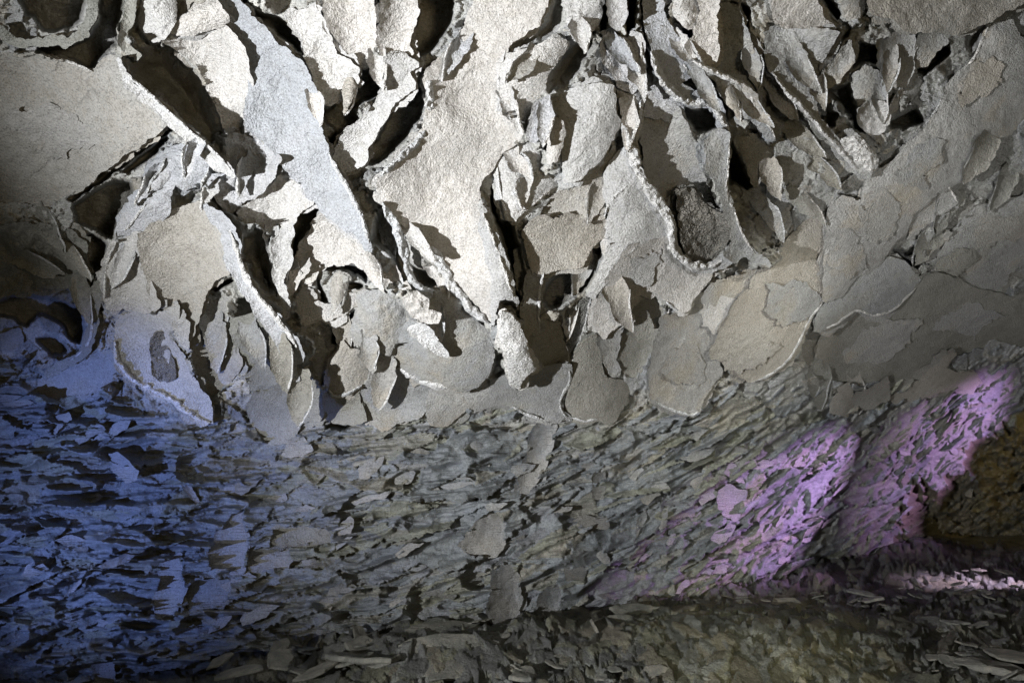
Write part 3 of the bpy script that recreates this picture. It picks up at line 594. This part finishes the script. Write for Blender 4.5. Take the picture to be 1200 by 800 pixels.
def stamp(cx, cy, a, b, th, h0, sx, sy, tint, sides=6, warp=0.0):
    r = max(a, b) * 1.25
    i0 = int((cx - r - X0) / RES); i1 = int((cx + r - X0) / RES) + 1
    j0 = int((cy - r - Y0) / RES); j1 = int((cy + r - Y0) / RES) + 1
    i0, j0 = max(i0, 0), max(j0, 0); i1, j1 = min(i1, nx), min(j1, ny)
    if i1 <= i0 or j1 <= j0: return
    x = GX[j0:j1, i0:i1] - cx; y = GY[j0:j1, i0:i1] - cy
    c, s = math.cos(th), math.sin(th)
    u = (x * c + y * s) / a; v = (-x * s + y * c) / b
    if warp: v = v + warp * u * u
    m = np.full(u.shape, -9.0)
    ph = random.random() * 6.28
    for k in range(sides):
        an = ph + 6.283 * k / sides + random.uniform(-.35, .35)
        m = np.maximum(m, u * math.cos(an) + v * math.sin(an) - random.uniform(.62, 1.0))
    m = m + 0.22 * EDGE[j0:j1, i0:i1]
    h = h0 + sx * u + sy * v + BASE0[j0:j1, i0:i1]
    sub = HR[j0:j1, i0:i1]
    k = (m < 0) & (h > sub)
    sub[k] = h[k]
    TINT[j0:j1, i0:i1][k] = tint


EDGE = fbm(GX, GY, 9, 3, 21)
BASE0 = HR.copy()


def tint_low():
    q = random.random()
    g = random.uniform(0.84, 1.12)
    if q < .5: c = (0.92, 0.98, 1.06)
    elif q < .7: c = (0.96, 0.98, 0.86)
    elif q < .88: c = (1.0, 0.97, 0.88)
    else: c = (0.86, 0.90, 1.0)
    return np.array([g * k for k in c], np.float32)


def seam_at(x): return float(np.interp(x, SEAM_X, SEAM_Y))


FARX = np.clip((GX - 650) / 450, 0, 1)
ANG = -np.radians(5 + 30 * np.clip((GX - 400) / 560, 0, 1))      # bedding dips: layers rise to the right
WX = GX + 20 * fbm(GX, GY, 70, 3, 301); WY = GY + 13 * fbm(GX, GY, 60, 3, 311)
_xs = np.arange(-600, 1801, 4.0)
_f = np.concatenate([[0], np.cumsum(-np.tan(np.radians(5 + 30 * np.clip((_xs[1:] - 400) / 560, 0, 1))) * 4.0)])
U = WX; V = WY - np.interp(WX, _xs, _f)
def ridge(u, v, seed): return 1 - 2 * np.abs(vnoise(u, v, seed)) * 1.6
r1 = ridge(U / 85, V / 17, 321) * (1 - FARX) + 0.7 * ridge(U / 22, V / 10, 322) * FARX
r2 = ridge(U / 38, V / 8, 331) * (1 - FARX) + ridge(U / 11, V / 6, 332) * FARX
HR += low * (0.16 * np.clip(r1, 0, 1) ** 2 + 0.07 * np.clip(r2, 0, 1) ** 2 - 0.05)
BASE0 = HR.copy()
for k in range(7800):                                          # thin bedded layers of the lower wall
    cx = random.uniform(-420, 1600); sy_ = seam_at(cx)
    cy = random.uniform(sy_ - 14, 930)
    if cy > 800 and random.random() < .6: continue
    far = np.clip((cx - 650) / 450, 0, 1)
    a = random.lognormvariate(0, .55) * (27 - 16 * far); b = a * random.uniform(.13, .38)
    a = min(a, 85)
    th = -math.radians(5 + 30 * np.clip((cx - 400) / 560, 0, 1)) + random.gauss(0, .17)
    sc = (0.072 + 0.065 * far) * (a / 28) ** .5
    h0 = random.uniform(-1.0, 0.7) * sc
    stamp(cx, cy, a, b, th, h0, random.gauss(0, .45) * sc, random.gauss(.3, .7) * sc, tint_low(), random.choice((5, 6, 7)), random.uniform(-.5, .5))
for k in range(1500):                                          # scaly patches between the hanging flakes
    cx = random.uniform(-420, 1600); sy_ = seam_at(cx)
    cy = random.uniform(-420, sy_)
    a = random.lognormvariate(0, .45) * 24; b = a * random.uniform(.35, .8)
    th = random.gauss(-.9, .6)
    g = random.uniform(1.0, 1.55)
    c = random.choice(((1, 1, 1), (1.02, .98, .92), (.97, .99, 1.03)))
    h0 = random.uniform(-.3, 1) * .07
    stamp(cx, cy, a, b, th, h0, random.gauss(0, .03), random.gauss(0, .03), np.array([g * q for q in c], np.float32), random.choice((5, 6, 7, 8)), random.uniform(-.4, .4))

HR += low * (0.022 + 0.03 * FARX) * fbm(GX, GY * 1.7, 11, 3, 57)
HR += 0.012 * fbm(GX, GY, 7, 3, 55) + 0.008 * fbm(GX, GY * 2.5, 10, 3, 56) * low


def window(poly, pad):
    p = np.asarray(poly)
    i0 = max(int((p[:, 0].min() - pad - X0) / RES), 0); i1 = min(int((p[:, 0].max() + pad - X0) / RES) + 2, nx)
    j0 = max(int((p[:, 1].min() - pad - Y0) / RES), 0); j1 = min(int((p[:, 1].max() + pad - Y0) / RES) + 2, ny)
    return slice(j0, j1), slice(i0, i1)


# the rock that carries each flake, and the joints between neighbours
LEDGE = np.full((ny, nx), -9.0)
WD = np.clip(4.5 + 15 * fbm(GX, GY, 24, 4, 401, 0.6), 1.2, 13)
CARRY = []
for f in FLAKES:
    w = window(f['poly'], 30)
    x, y = GX[w], GY[w]
    d = edge_dist(x, y, f['poly'])
    m = inside(x, y, f['poly'])
    sd = np.where(m, -d, d)
    h = flake_h(f, x, y, np.where(m, d, 0)) - f['th'] - 0.02
    CARRY.append((w, sd, h))
    lay = np.floor(np.clip(sd, 0, None) / WD[w])
    hl = h - 0.025 - 0.055 * lay - 0.012 * lay * lay
    k = (sd < 28) & (lay < 4)
    LEDGE[w] = np.where(k, np.maximum(LEDGE[w], hl), LEDGE[w])
k = (LEDGE > -8) & (low < 0.6)
HR[k] = np.maximum(HR[k] - 0.02, LEDGE[k] + 0.02 * fbm(GX, GY, 8, 3, 411)[k])
for w, sd, h in CARRY:
    k = sd < -3
    HR[w][k] = np.minimum(HR[w], h)[k]
# hollows
for depth, pts, rmp in HOLLOWS:
    poly = ragged(pts, 3, 1.6, int(pts[0][0] * 7 + pts[0][1]))
    w = window(poly, 2)
    x, y = GX[w], GY[w]
    m = inside(x, y, poly)
    d = edge_dist(x, y, poly)
    sub = HR[w]
    t = np.clip(d / rmp, 0, 1)
    rim_h = sub.copy()
    h = rim_h * (1 - t) + (-depth + 0.04 * fbm(x, y, 16, 3, 5)) * t
    sub[m] = np.minimum(sub, h)[m]

# the wall turns away into a side passage on the right
PASS = [(1240, 455), (1200, 484), (1160, 510), (1120, 540), (1085, 566), (1055, 596), (1046, 630), (1056, 662), (1100, 700), (1640, 700), (1640, 440)]
PP = ragged(PASS, 3, 13.0, 5)
pm = inside(GX, GY, PP)
pd = edge_dist(GX, GY, PP)
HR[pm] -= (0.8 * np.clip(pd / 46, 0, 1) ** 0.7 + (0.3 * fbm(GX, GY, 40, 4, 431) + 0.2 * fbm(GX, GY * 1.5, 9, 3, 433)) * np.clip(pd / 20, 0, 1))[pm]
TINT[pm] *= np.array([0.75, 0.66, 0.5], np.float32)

# ------------------------------------------------------------------ wall mesh
fx = np.where((gx >= -24) & (gx <= 1224))[0]
sel_x = np.unique(np.concatenate([np.arange(0, fx[0], 6), fx, np.arange(fx[-1], nx, 6)]))
fy = np.where((gy >= -24) & (gy <= 824))[0]
sel_y = np.unique(np.concatenate([np.arange(0, fy[0], 6), fy, np.arange(fy[-1], ny, 6)]))


def grid_mesh(name, P, tint, mat):
    r, c = P.shape[:2]
    me = bpy.data.meshes.new(name)
    nv = r * c; nf = (r - 1) * (c - 1)
    me.vertices.add(nv); me.loops.add(nf * 4); me.polygons.add(nf)
    me.vertices.foreach_set('co', P.reshape(-1).astype(np.float32))
    idx = np.arange(nv).reshape(r, c)
    q = np.stack([idx[:-1, :-1], idx[1:, :-1], idx[1:, 1:], idx[:-1, 1:]], -1).reshape(-1)
    me.loops.foreach_set('vertex_index', q.astype(np.int32))
    me.polygons.foreach_set('loop_start', np.arange(0, nf * 4, 4, dtype=np.int32))
    me.update(calc_edges=True)
    at = me.attributes.new('tint', 'FLOAT_COLOR', 'POINT')
    at.data.foreach_set('color', np.concatenate([tint.reshape(-1, 3), np.ones((nv, 1))], 1).astype(np.float32).reshape(-1))
    me.materials.append(mat)
    o = bpy.data.objects.new(name, me); col.objects.link(o)
    return o


sx, sy2 = GX[np.ix_(sel_y, sel_x)], GY[np.ix_(sel_y, sel_x)]
sh = HR[np.ix_(sel_y, sel_x)]
Wg = np.maximum(baseW(sx, sy2) - sh, 1.6)
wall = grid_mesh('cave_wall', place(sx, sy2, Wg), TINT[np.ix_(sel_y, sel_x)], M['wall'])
tag(wall, 'cave wall of layered grey slate under an overhang of hanging rock', 'cave wall', None, 'structure')

# ------------------------------------------------------------------ floor
FR = 1.6
frows = np.concatenate([np.arange(585, 840, FR), np.arange(840, 1700, 10)])
fcols = np.concatenate([np.arange(-600, -20, 9), np.arange(-20, 1225, FR), np.arange(1225, 1900, 9)])
FX, FY = np.meshgrid(fcols, frows)


def floorW(y):
    # distance along the axis where the sight line meets z = 0
    v = (400 - np.asarray(y, float)) / FPX
    return -CAM[2] / (v * UP[2] + FWD[2])


FH = 0.05 * fbm(FX, FY * 3, 120, 4, 71)
YF = np.interp(FX, [0, 300, 600, 750, 900, 1050, 1200], [782, 772, 740, 712, 690, 655, 650]) + 30 * fbm(FX, FX * 0, 110, 3, 75)
FH += 0.09 * np.where(FY < YF, 1.0, np.exp(-((FY - YF) / 22) ** 2)) * np.clip(.6 + 1.6 * fbm(FX, FY, 60, 3, 73), 0, 1.3)
FH += 0.16 * np.exp(-((FX - 860) / 190) ** 2 - ((FY - 765) / 38) ** 2) + 0.10 * np.exp(-((FX - 500) / 90) ** 2 - ((FY - 775) / 22) ** 2)
FH -= 0.20 * np.clip((470 - FX) / 330, 0, 1)
FBASE = FH.copy()
FT = np.ones(FX.shape + (3,), np.float32)
E2 = fbm(FX, FY * 1.6, 9, 3, 81)
fi = np.where((fcols >= -20) & (fcols < 1225))[0]; fj = np.where((frows < 840))[0]
for k in range(5200):
    cx = random.uniform(-20, 1220); cy = random.uniform(640, 838)
    p = np.clip((cy - 640) / 160, .12, 1)
    a = random.lognormvariate(0, .5) * 13 * (0.35 + .65 * p); b = a * random.uniform(.2, .5)
    r = a * 1.2
    i0 = fi[0] + int((cx - r + 20) / FR); i1 = fi[0] + int((cx + r + 20) / FR) + 1
    j0 = int((cy - r - 585) / FR); j1 = int((cy + r - 585) / FR) + 1
    i0 = max(i0, 0); i1 = min(i1, len(fcols)); j0 = max(j0, 0); j1 = min(j1, len(fj))
    if i1 <= i0 or j1 <= j0: continue
    th = random.gauss(0, .5); c, s = math.cos(th), math.sin(th)
    x = FX[j0:j1, i0:i1] - cx; y = FY[j0:j1, i0:i1] - cy
    u = (x * c + y * s) / a; v = (-x * s + y * c) / b
    m = np.full(u.shape, -9.0); ph = random.random() * 6
    for q in range(6):
        an = ph + 1.047 * q + random.uniform(-.35, .35)
        m = np.maximum(m, u * math.cos(an) + v * math.sin(an) - random.uniform(.62, 1.0))
    m = m + .2 * E2[j0:j1, i0:i1]
    h = random.uniform(0, .06) + random.gauss(0, .018) * u - random.uniform(-.012, .02) * v + FBASE[j0:j1, i0:i1]
    sub = FH[j0:j1, i0:i1]; kk = (m < 0) & (h > sub); sub[kk] = h[kk]
    FT[j0:j1, i0:i1][kk] = tint_low() * random.uniform(.7, 1.4)
fw = floorW(FY)
FP = place(FX, FY, fw)
FP[..., 2] = FH + 0.008 * fbm(FX, FY * 2, 5, 2, 91)
floor = grid_mesh('cave_floor', FP, FT, M['floor'])
tag(floor, 'dark cave floor littered with broken slate', 'cave floor', None, 'structure')

# ------------------------------------------------------------------ small curled flakes hanging between the large forms (SCOOPS)
def surf_at(x, y):
    best = hr_at(x, y)
    px, py = np.array([x]), np.array([y])
    for f in BIGF:
        if abs(f['c'][0] - x) < 200 and abs(f['c'][1] - y) < 200 and inside(px, py, f['poly'])[0]:
            best = max(best, float(flake_h(f, px, py, edge_dist(px, py, f['poly']))[0]))
    return best


def hr_at(x, y):
    return float(HR[int(np.clip((y - Y0) / RES, 0, ny - 1)), int(np.clip((x - X0) / RES, 0, nx - 1))])


BIGF = list(FLAKES)
SCOOPS = [  # x, y (attached end), length, width, direction in degrees (90 = straight down), curl, material
    (545, 40, 62, 20, 118, 1, 'blue'), (440, 62, 46, 20, 75, 1, 'pale'), (365, 105, 44, 18, 60, 1, 'pale'), (410, 95, 40, 18, 80, -1, 'tan'),
    (476, 268, 52, 18, 50, 1, 'pale'), (448, 262, 48, 18, 75, 1, 'rim'), (500, 300, 58, 20, 52, 1, 'pale'),
    (430, 300, 44, 18, 70, -1, 'pale'), (456, 318, 48, 20, 66, 1, 'pale'), (400, 325, 44, 22, 95, -1, 'tan'), (352, 300, 52, 20, 100, 1, 'pale'),
    (318, 262, 58, 20, 86, 1, 'pale'), (296, 180, 52, 22, 112, 1, 'blue'), (272, 175, 56, 22, 118, 1, 'blue'), (232, 165, 46, 20, 128, 1, 'blue'),
    (210, 185, 56, 22, 122, -1, 'blue'), (185, 200, 50, 18, 116, 1, 'blue'), (252, 205, 46, 18, 100, 1, 'pale'), (300, 320, 44, 18, 72, 1, 'pale'),
    (600, 175, 44, 22, 70, 1, 'pale'), (620, 205, 42, 20, 110, 1, 'pale'), (640, 125, 48, 18, 98, 1, 'blue'), (592, 110, 52, 20, 84, 1, 'pale'),
    (625, 60, 50, 24, 118, 1, 'tan'), (676, 20, 44, 20, 78, 1, 'pale'), (715, 40, 58, 22, 70, 1, 'blue'), (742, 60, 62, 20, 82, 1, 'pale'),
    (735, 120, 58, 22, 80, 1, 'pale'), (706, 215, 52, 24, 110, 1, 'tan'), (690, 300, 56, 22, 112, 1, 'grey'),
    (668, 350, 50, 20, 96, 1, 'grey'), (612, 300, 62, 18, 80, 1, 'grey'), (790, 40, 56, 22, 60, 1, 'pale'),
    (816, 86, 52, 20, 56, 1, 'grey'), (845, 96, 52, 20, 66, -1, 'grey'), (870, 110, 54, 20, 58, 1, 'grey'), (880, 60, 46, 22, 70, 1, 'grey'),
    (905, 100, 52, 22, 60, 1, 'grey'), (930, 60, 58, 24, 64, 1, 'grey'), (955, 85, 46, 20, 70, 1, 'grey'), (1010, 60, 48, 20, 100, 1, 'grey'),
    (1045, 60, 50, 20, 84, 1, 'grey'), (1070, 95, 50, 20, 120, -1, 'grey'), (1030, 100, 46, 22, 90, 1, 'grey'), (925, 150, 56, 24, 50, 1, 'olive'),
    (950, 185, 52, 22, 40, 1, 'olive'), (900, 190, 48, 24, 80, 1, 'tan'), (890, 235, 56, 22, 50, 1, 'grey'), (925, 225, 58, 22, 36, -1, 'olive'),
    (400, 372, 48, 24, 88, 1, 'tan'), (430, 392, 46, 24, 82, 1, 'grey'), (472, 340, 54, 22, 60, 1, 'pale'),
    (505, 352, 58, 20, 66, 1, 'rim'), (360, 388, 48, 22, 96, 1, 'pale'), (325, 400, 62, 26, 76, 1, 'olive'), (290, 375, 60, 26, 84, 1, 'grey'),
    (250, 372, 66, 28, 82, 1, 'grey'), (450, 430, 52, 28, 92, 1, 'grey'), 
    
    (720, 330, 62, 30, 84, 1, 'tan'), 
    (350, 440, 60, 30, 84, 1, 'olive'), (150, 290, 52, 20, 96, 1, 'pale'),
    (40, 245, 62, 26, 60, 1, 'olive'), (20, 300, 60, 24, 30, 1, 'olive'), (70, 290, 54, 24, 40, -1, 'olive'), (92, 330, 52, 20, 84, 1, 'olive'),
    (1120, 225, 56, 26, 124, 1, 'olive'), (1160, 165, 60, 26, 120, 1, 'olive'), (1185, 200, 56, 24, 110, 1, 'olive'), (1100, 270, 52, 26, 128, 1, 'olive'),
    (1000, 440, 46, 24, 80, 1, 'tan'), (960, 430, 52, 28, 96, 1, 'olive'), ]
for n, (x, y, ln, wd, dr, cu, mt) in enumerate(SCOOPS):
    a = math.radians(dr + random.uniform(-6, 6)); ca, sa = math.cos(a), math.sin(a)
    bend = random.uniform(-.25, .25) * ln
    prof = [(-.12, .75), (.18, 1.0), (.45, .92), (.7, .62), (.88, .34)]
    L_, R_ = [], []
    for t, q in prof:
        ax = t * ln; off = bend * t * t
        for side, arr in ((1, L_), (-1, R_)):
            o_ = off + side * wd * .5 * q * random.uniform(.75, 1.2)
            arr.append((x + ax * ca - o_ * sa, y + ax * sa + o_ * ca))
    tip = (x + ln * ca - bend * sa, y + ln * sa + bend * ca)
    pts = L_ + [tip] + R_[::-1]
    g = random.uniform(.10, .16) / (ln / 100)
    line = (R_ if dr < 100 else L_)[1:] + [tip]
    hc = surf_at(x, y) + .01 + g * ln * .45 / 100
    if y > 380: g *= .7; hc -= .01
    f = dict(name='curled_flake', label='', pts=pts, h0=hc, gx=g * ca, gy=g * sa, bulge=0, mat=mt,
             rims=[(line, 4.0 if mt in ('pale', 'rim', 'blue') else 2.2)], th=.02, rough=.012, amp=1.8, cat='rock spike', group=None, grow=0)
    f['label'] = {'pale': 'small pale curled flake with a torn white edge hanging between the large tongues', 'rim': 'small pale curled flake with a torn white edge hanging between the large tongues',
                  'blue': 'small bluish white curled flake with a torn edge hanging near the top', 'tan': 'small tan curled flake with a thin torn edge hanging under the overhang',
                  'grey': 'small grey curled flake with a thin torn edge hanging under the overhang', 'olive': 'small olive curled flake hanging at the dim margin of the overhang'}[mt]
    f['group'] = {'pale': 'pale curled flakes', 'rim': 'pale curled flakes', 'blue': 'bluish curled flakes', 'tan': 'tan curled flakes', 'grey': 'grey curled flakes', 'olive': 'olive curled flakes'}[mt]
    f['curl0'] = cu * .0042
    o = make_flake(f, 1500 + n, 0.0)
    o['category'] = 'curled flake'

# thin layers peeling off the broad slabs at the right and in the fringe
def blob(cx, cy, a, b, th, n=9):
    c, s = math.cos(th), math.sin(th); out = []
    for k in range(n):
        an = 6.283 * k / n + random.uniform(-.3, .3); r = random.uniform(.68, 1.15)
        out.append((cx + a * r * math.cos(an) * c - b * r * math.sin(an) * s, cy + a * r * math.cos(an) * s + b * r * math.sin(an) * c))
    return out


PEEL = [  # x, y, half length, half width, direction of the layer, material, label
    (1150, 95, 40, 20, 130, 'tan', 'brownish thin layer near the top right corner of the largest smooth slab'),
    (1075, 195, 46, 20, 135, 'grey', 'thin grey layer across the middle of the largest smooth slab at right'),
    (1030, 255, 36, 22, 130, 'tan', 'tan thin layer on the lower half of the largest smooth slab at right'),
    (995, 300, 30, 24, 110, 'grey', 'ragged grey layer at the lower end of the largest smooth slab at right'),
    (1175, 270, 46, 22, 170, 'tan', 'brown patch of thin rock on the wide slab at the right edge'),
    (1120, 308, 30, 14, 150, 'olive', 'small olive layer at the left end of the wide slab at the right edge'),
    (1030, 398, 52, 22, 165, 'grey', 'pale grey sheet stuck under the dark olive slab at right'),
    (1135, 375, 44, 18, 160, 'grey', 'thin grey sheet at the right part of the dark olive slab'),
    (975, 415, 26, 22, 60, 'olive', 'short olive sheet at the left end of the dark olive slab'),
    (925, 350, 30, 36, 100, 'grey', 'grey sheet covering the upper part of the tan stained slab'),
    (880, 420, 34, 18, 150, 'tan', 'tan ragged sheet at the lower tip of the tan stained slab'),
    (840, 365, 36, 24, 140, 'pale', 'pale sheet on the upper half of the grey shield shaped flake'),
    (800, 430, 24, 30, 90, 'grey', 'grey ragged sheet low on the grey shield shaped flake'),
    (755, 315, 30, 18, 140, 'pale', 'pale sheet peeling from the pale torn flake'),
    (60, 150, 60, 30, 20, 'grey', 'thin grey sheet on the broad slab at far left')]
for n, (x, y, a, b, dr, mt, lab) in enumerate(PEEL):
    px, py = np.array([float(x)]), np.array([float(y)])
    own = [f for f in BIGF if inside(px, py, f['poly'])[0]]
    if not own: continue
    par = max(own, key=lambda f: float(flake_h(f, px, py, np.array([5.0]))[0]))
    t = math.radians(dr)
    f = dict(name='peeling_sheet', label=lab, pts=blob(x, y, a, b, t), h0=.1, gx=0, gy=0, bulge=0, mat=mt, rims=(), th=.02, rough=.004, amp=4.5,
             cat='rock sheet', group=None, grow=0, over=par, off=.022, dir=(-math.cos(t - .9), math.sin(t - .9)), len=max(a, b))
    make_flake(f, 1800 + n, .006)

# ------------------------------------------------------------------ separate slates wedged in the lower wall

def chip_outline(cx, cy, a, b, th, n=6):
    c, s = math.cos(th), math.sin(th); out = []
    for k in range(n):
        an = 6.283 * k / n + random.uniform(-.3, .3); r = random.uniform(.55, 1.2)
        u, v = a * r * math.cos(an), b * r * math.sin(an)
        out.append((cx + u * c - v * s, cy + u * s + v * c))
    return out


taken = [f['c'] for f in FLAKES]
ZONES = [  # label, x range, count, size, lean in degrees
    ('thin blue lit slate chip wedged in the lower wall at far left', (15, 230), 14, 20, -8, 'slates in the blue lit wall'),
    ('thin dusky grey slate chip wedged in the wall between the blue light and the middle', (230, 430), 14, 20, -14, 'slates in the dusky wall'),
    ('thin grey green slate chip wedged in the middle of the lower wall', (430, 720), 24, 20, -22, 'slates in the middle wall'),
    ('small pale slate chip wedged in the crumbly wall beside the violet light', (720, 900), 20, 15, -32, 'slates beside the violet light'),
    ('small slate chip wedged in the violet lit wall at right', (900, 1150), 20, 10, -34, 'slates in the violet wall')]
n = 0
for label, (xa, xb), cnt, size, lean, grp in ZONES:
    for k in range(cnt):
        for t in range(40):
            cx = random.uniform(xa, xb)
            bot = float(np.interp(cx, [0, 300, 600, 750, 900, 1050], [770, 755, 725, 695, 675, 625]))
            cy = random.uniform(seam_at(cx) + 22, bot)
            if grp == 'slates in the violet wall' and cy < seam_at(cx) + 45: continue
            if min((cx - p) ** 2 + (cy - q) ** 2 for p, q in taken) > (size * 1.1) ** 2: break
        else:
            continue
        taken.append((cx, cy))
        a = size * random.uniform(.7, 1.5); b = a * random.uniform(.2, .5)
        th = math.radians(lean) + random.gauss(0, .35)
        if random.random() < .15: th += 1.2
        f = dict(name='slate_chip', label=label, pts=chip_outline(cx, cy, a, b, th), h0=hr_at(cx, cy) + random.uniform(.015, .05), gx=random.gauss(0, .2), gy=random.gauss(.15, .28),
                 bulge=0, mat='slate', rims=(), th=.06, rough=.006, amp=1.4, cat='slate chip', group=grp, grow=0)
        make_flake(f, 900 + n, 0.008); n += 1

# ------------------------------------------------------------------ loose slates on the floor
def plate_mesh(name, seed, n=9):
    rnd = random.Random(seed)
    out = []
    for k in range(n):
        an = 6.283 * k / n + rnd.uniform(-.25, .25); r = rnd.uniform(.65, 1.05)
        out.append((math.cos(an) * r, math.sin(an) * r * .62))
    fine = []
    for k in range(n):
        a = np.array(out[k]); b = np.array(out[(k + 1) % n])
        for q in range(4): fine.append(tuple(a + (b - a) * q / 4 + np.array([rnd.uniform(-.03, .03), rnd.uniform(-.03, .03)])))
    m = len(fine); vs = []; fs = []
    for lay, (sc, z) in enumerate(((.93, .055), (1.0, .035), (1.0, -.04), (.95, -.055))):
        for (x, y) in fine:
            vs.append((x * sc, y * sc, z + .05 * x * x * (1 if seed % 2 else -1) + .02 * math.sin(5 * x + seed) * math.cos(4 * y) + rnd.uniform(-.008, .008)))
    for lay in range(3):
        for k in range(m):
            a, b = lay * m + k, lay * m + (k + 1) % m
            fs.append((a, a + m, b + m, b))
    # inner rings so the faces undulate
    for lay, base in ((0, 0), (1, 3 * m)):
        prev = list(range(base, base + m))
        for sc in (.62, .3):
            ring = []
            for (x, y) in fine:
                x, y = x * sc, y * sc
                z = (.06 if lay == 0 else -.06) + .05 * x * x * (1 if seed % 2 else -1) + .02 * math.sin(5 * x + seed) * math.cos(4 * y) + rnd.uniform(-.006, .006)
                ring.append(len(vs)); vs.append((x, y, z))
            for k in range(m):
                q = (prev[k], prev[(k + 1) % m], ring[(k + 1) % m], ring[k])
                fs.append(q if lay == 0 else q[::-1])
            prev = ring
        fs.append(tuple(prev) if lay == 0 else tuple(prev[::-1]))
    me = bpy.data.meshes.new(name); me.from_pydata(vs, [], fs); me.materials.append(M['scree']); me.update()
    return me


PROTO = []
for k in range(9):
    o = bpy.data.objects.new('loose_slate', plate_mesh('loose_slate', k)); PROTO.append(o)
FZ = [('flat loose slate lying in the yellowish light on the floor at bottom centre right', (640, 1010), (735, 812), 50, .09, 'slates in the yellowish floor light'),
      ('loose slate lying on the dark floor at the foot of the grey wall', (250, 640), (760, 812), 22, .13, 'slates at the foot of the grey wall'),
      ('loose slate lying in deep shadow on the floor at bottom right', (1010, 1215), (725, 812), 24, .09, 'slates in the shadowed floor corner'),
      ('small loose slate in the violet light patch on the floor at far right', (1040, 1200), (672, 712), 24, .07, 'slates in the violet floor patch'),
      ('small loose slate on the dark strip of floor beneath the violet wall', (760, 1040), (690, 728), 24, .07, 'slates beneath the violet wall')]
for label, xr, yr, cnt, size, grp in FZ:
    for k in range(cnt):
        x = random.uniform(*xr); y = random.uniform(*yr)
        p = place(x, y, floorW(y))
        o = PROTO[random.randrange(9)].copy(); col.objects.link(o)
        sz = size * random.lognormvariate(0, .4)
        o.location = (p[0], p[1], .05 + random.uniform(0, .05))
        o.scale = (sz, sz * random.uniform(.7, 1.2), sz * random.uniform(.8, 1.4))
        o.rotation_euler = (random.gauss(.12, .18), random.gauss(0, .18), random.uniform(0, 6.28))
        o.name = 'loose_slate'
        tag(o, label, 'loose slate', grp, 'thing')
BIG = [('broad pale slate lying flat on the floor just left of the bottom centre', 520, 756, .36, (0.25, 0.05, .3)),
       ('greenish pointed slate leaning up from the rubble at bottom centre', 700, 756, .2, (1.1, .2, 1.5)),
       ('pale rounded slate at the top of the rubble heap right of the centre', 742, 732, .26, (.3, -.1, .4)),
       ('bluish slate lying in the bottom edge left of the centre', 425, 790, .3, (.25, .1, 2.5)),
       ('large brown slate sloping towards the viewer at the bottom centre', 525, 783, .42, (.5, .05, .1)),
       ('pale yellow slate tipped on its edge at the bottom right of the centre', 735, 748, .22, (.7, .2, .3))]
for label, x, y, sz, rot in BIG:
    p = place(x, y, floorW(y))
    o = PROTO[random.randrange(9)].copy(); col.objects.link(o); o.name = 'loose_slate'
    o.location = (p[0], p[1], .09); o.scale = (sz, sz, sz); o.rotation_euler = rot
    tag(o, label, 'loose slate', None, 'thing')


# ------------------------------------------------------------------ lamps of the show cave, plus two added fill spots
def spot(name, pos, aim, power, colr, size, blend, radius):
    l = bpy.data.lights.new(name, 'SPOT')
    l.energy = power; l.color = colr; l.spot_size = math.radians(size); l.spot_blend = blend; l.shadow_soft_size = radius
    o = bpy.data.objects.new(name, l); col.objects.link(o)
    o.location = pos
    o.rotation_euler = (aim - pos).to_track_quat('-Z', 'Y').to_euler()
    return o


spot('white_spot_lamp', cf(-2.9, -0.5, 0.0), cf(1.75, 0.95, 4.4), 2300, (0.97, 0.985, 1.0), 98, 1.0, 0.03)
spot('added_shadow_fill', cf(1.2, 0.2, -0.6), cf(-0.3, 1.3, 3.6), 120, (1.0, 0.80, 0.50), 92, 1.0, 0.25)  # added warm fill, lifts the shadowed hollows and left edge; no cave lamp
spot('soft_white_lamp', cf(2.3, 0.9, 2.4), cf(1.75, -0.6, 6.3), 300, (1.0, 0.99, 0.88), 40, 1.0, 0.04)
spot('added_ceiling_fill', cf(1.4, -1.2, 0.6), cf(3.7, 0.75, 5.8), 420, (1.0, 0.98, 0.93), 46, 1.0, 0.04)  # added spot that only brightens the right side of the ceiling
spot('blue_spot_lamp', cf(-3.5, -1.3, 2.7), cf(-2.7, -1.0, 5.3), 300, (0.27, 0.40, 1.0), 74, 1.0, 0.04)
spot('violet_spot_lamp', cf(7.9, -0.9, 6.9), cf(5.5, -1.3, 8.5), 700, (0.76, 0.46, 1.0), 47, 0.8, 0.04)
spot('violet_long_lamp', cf(7.9, -0.9, 6.9), cf(3.25, -1.6, 7.0), 3300, (0.76, 0.46, 1.0), 20, 0.8, 0.04)
spot('violet_floor_lamp', cf(6.2, -1.5, 6.9), cf(4.9, -2.55, 7.0), 420, (0.88, 0.68, 1.0), 34, 0.6, 0.02)
spot('dim_warm_lamp', cf(0.9, 0.6, 0.6), cf(1.75, -2.3, 5.0), 420, (1.0, 0.95, 0.60), 24, 1.0, 0.05)
spot('amber_passage_lamp', cf(7.6, -0.4, 7.6), cf(7.3, -1.7, 9.8), 55, (1.0, 0.8, 0.38), 70, 1.0, 0.05)

w = bpy.data.worlds.new('World'); scene.world = w; w.use_nodes = True
bg = w.node_tree.nodes['Background']
bg.inputs[0].default_value = (0.72, 0.66, 0.42, 1); bg.inputs[1].default_value = 0.05

cam = bpy.data.cameras.new('camera'); co = bpy.data.objects.new('camera', cam); col.objects.link(co)
cam.sensor_width = 36; cam.lens = 24; cam.clip_end = 200
co.location = CAM; co.rotation_euler = (math.radians(90) + PITCH, 0, 0)
scene.camera = co
scene.view_settings.view_transform = 'Standard'; scene.view_settings.look = 'None'
scene.view_settings.exposure = 0; scene.view_settings.gamma = 1
scene.cycles.use_denoising = True
scene.cycles.max_bounces = 4; scene.cycles.diffuse_bounces = 3
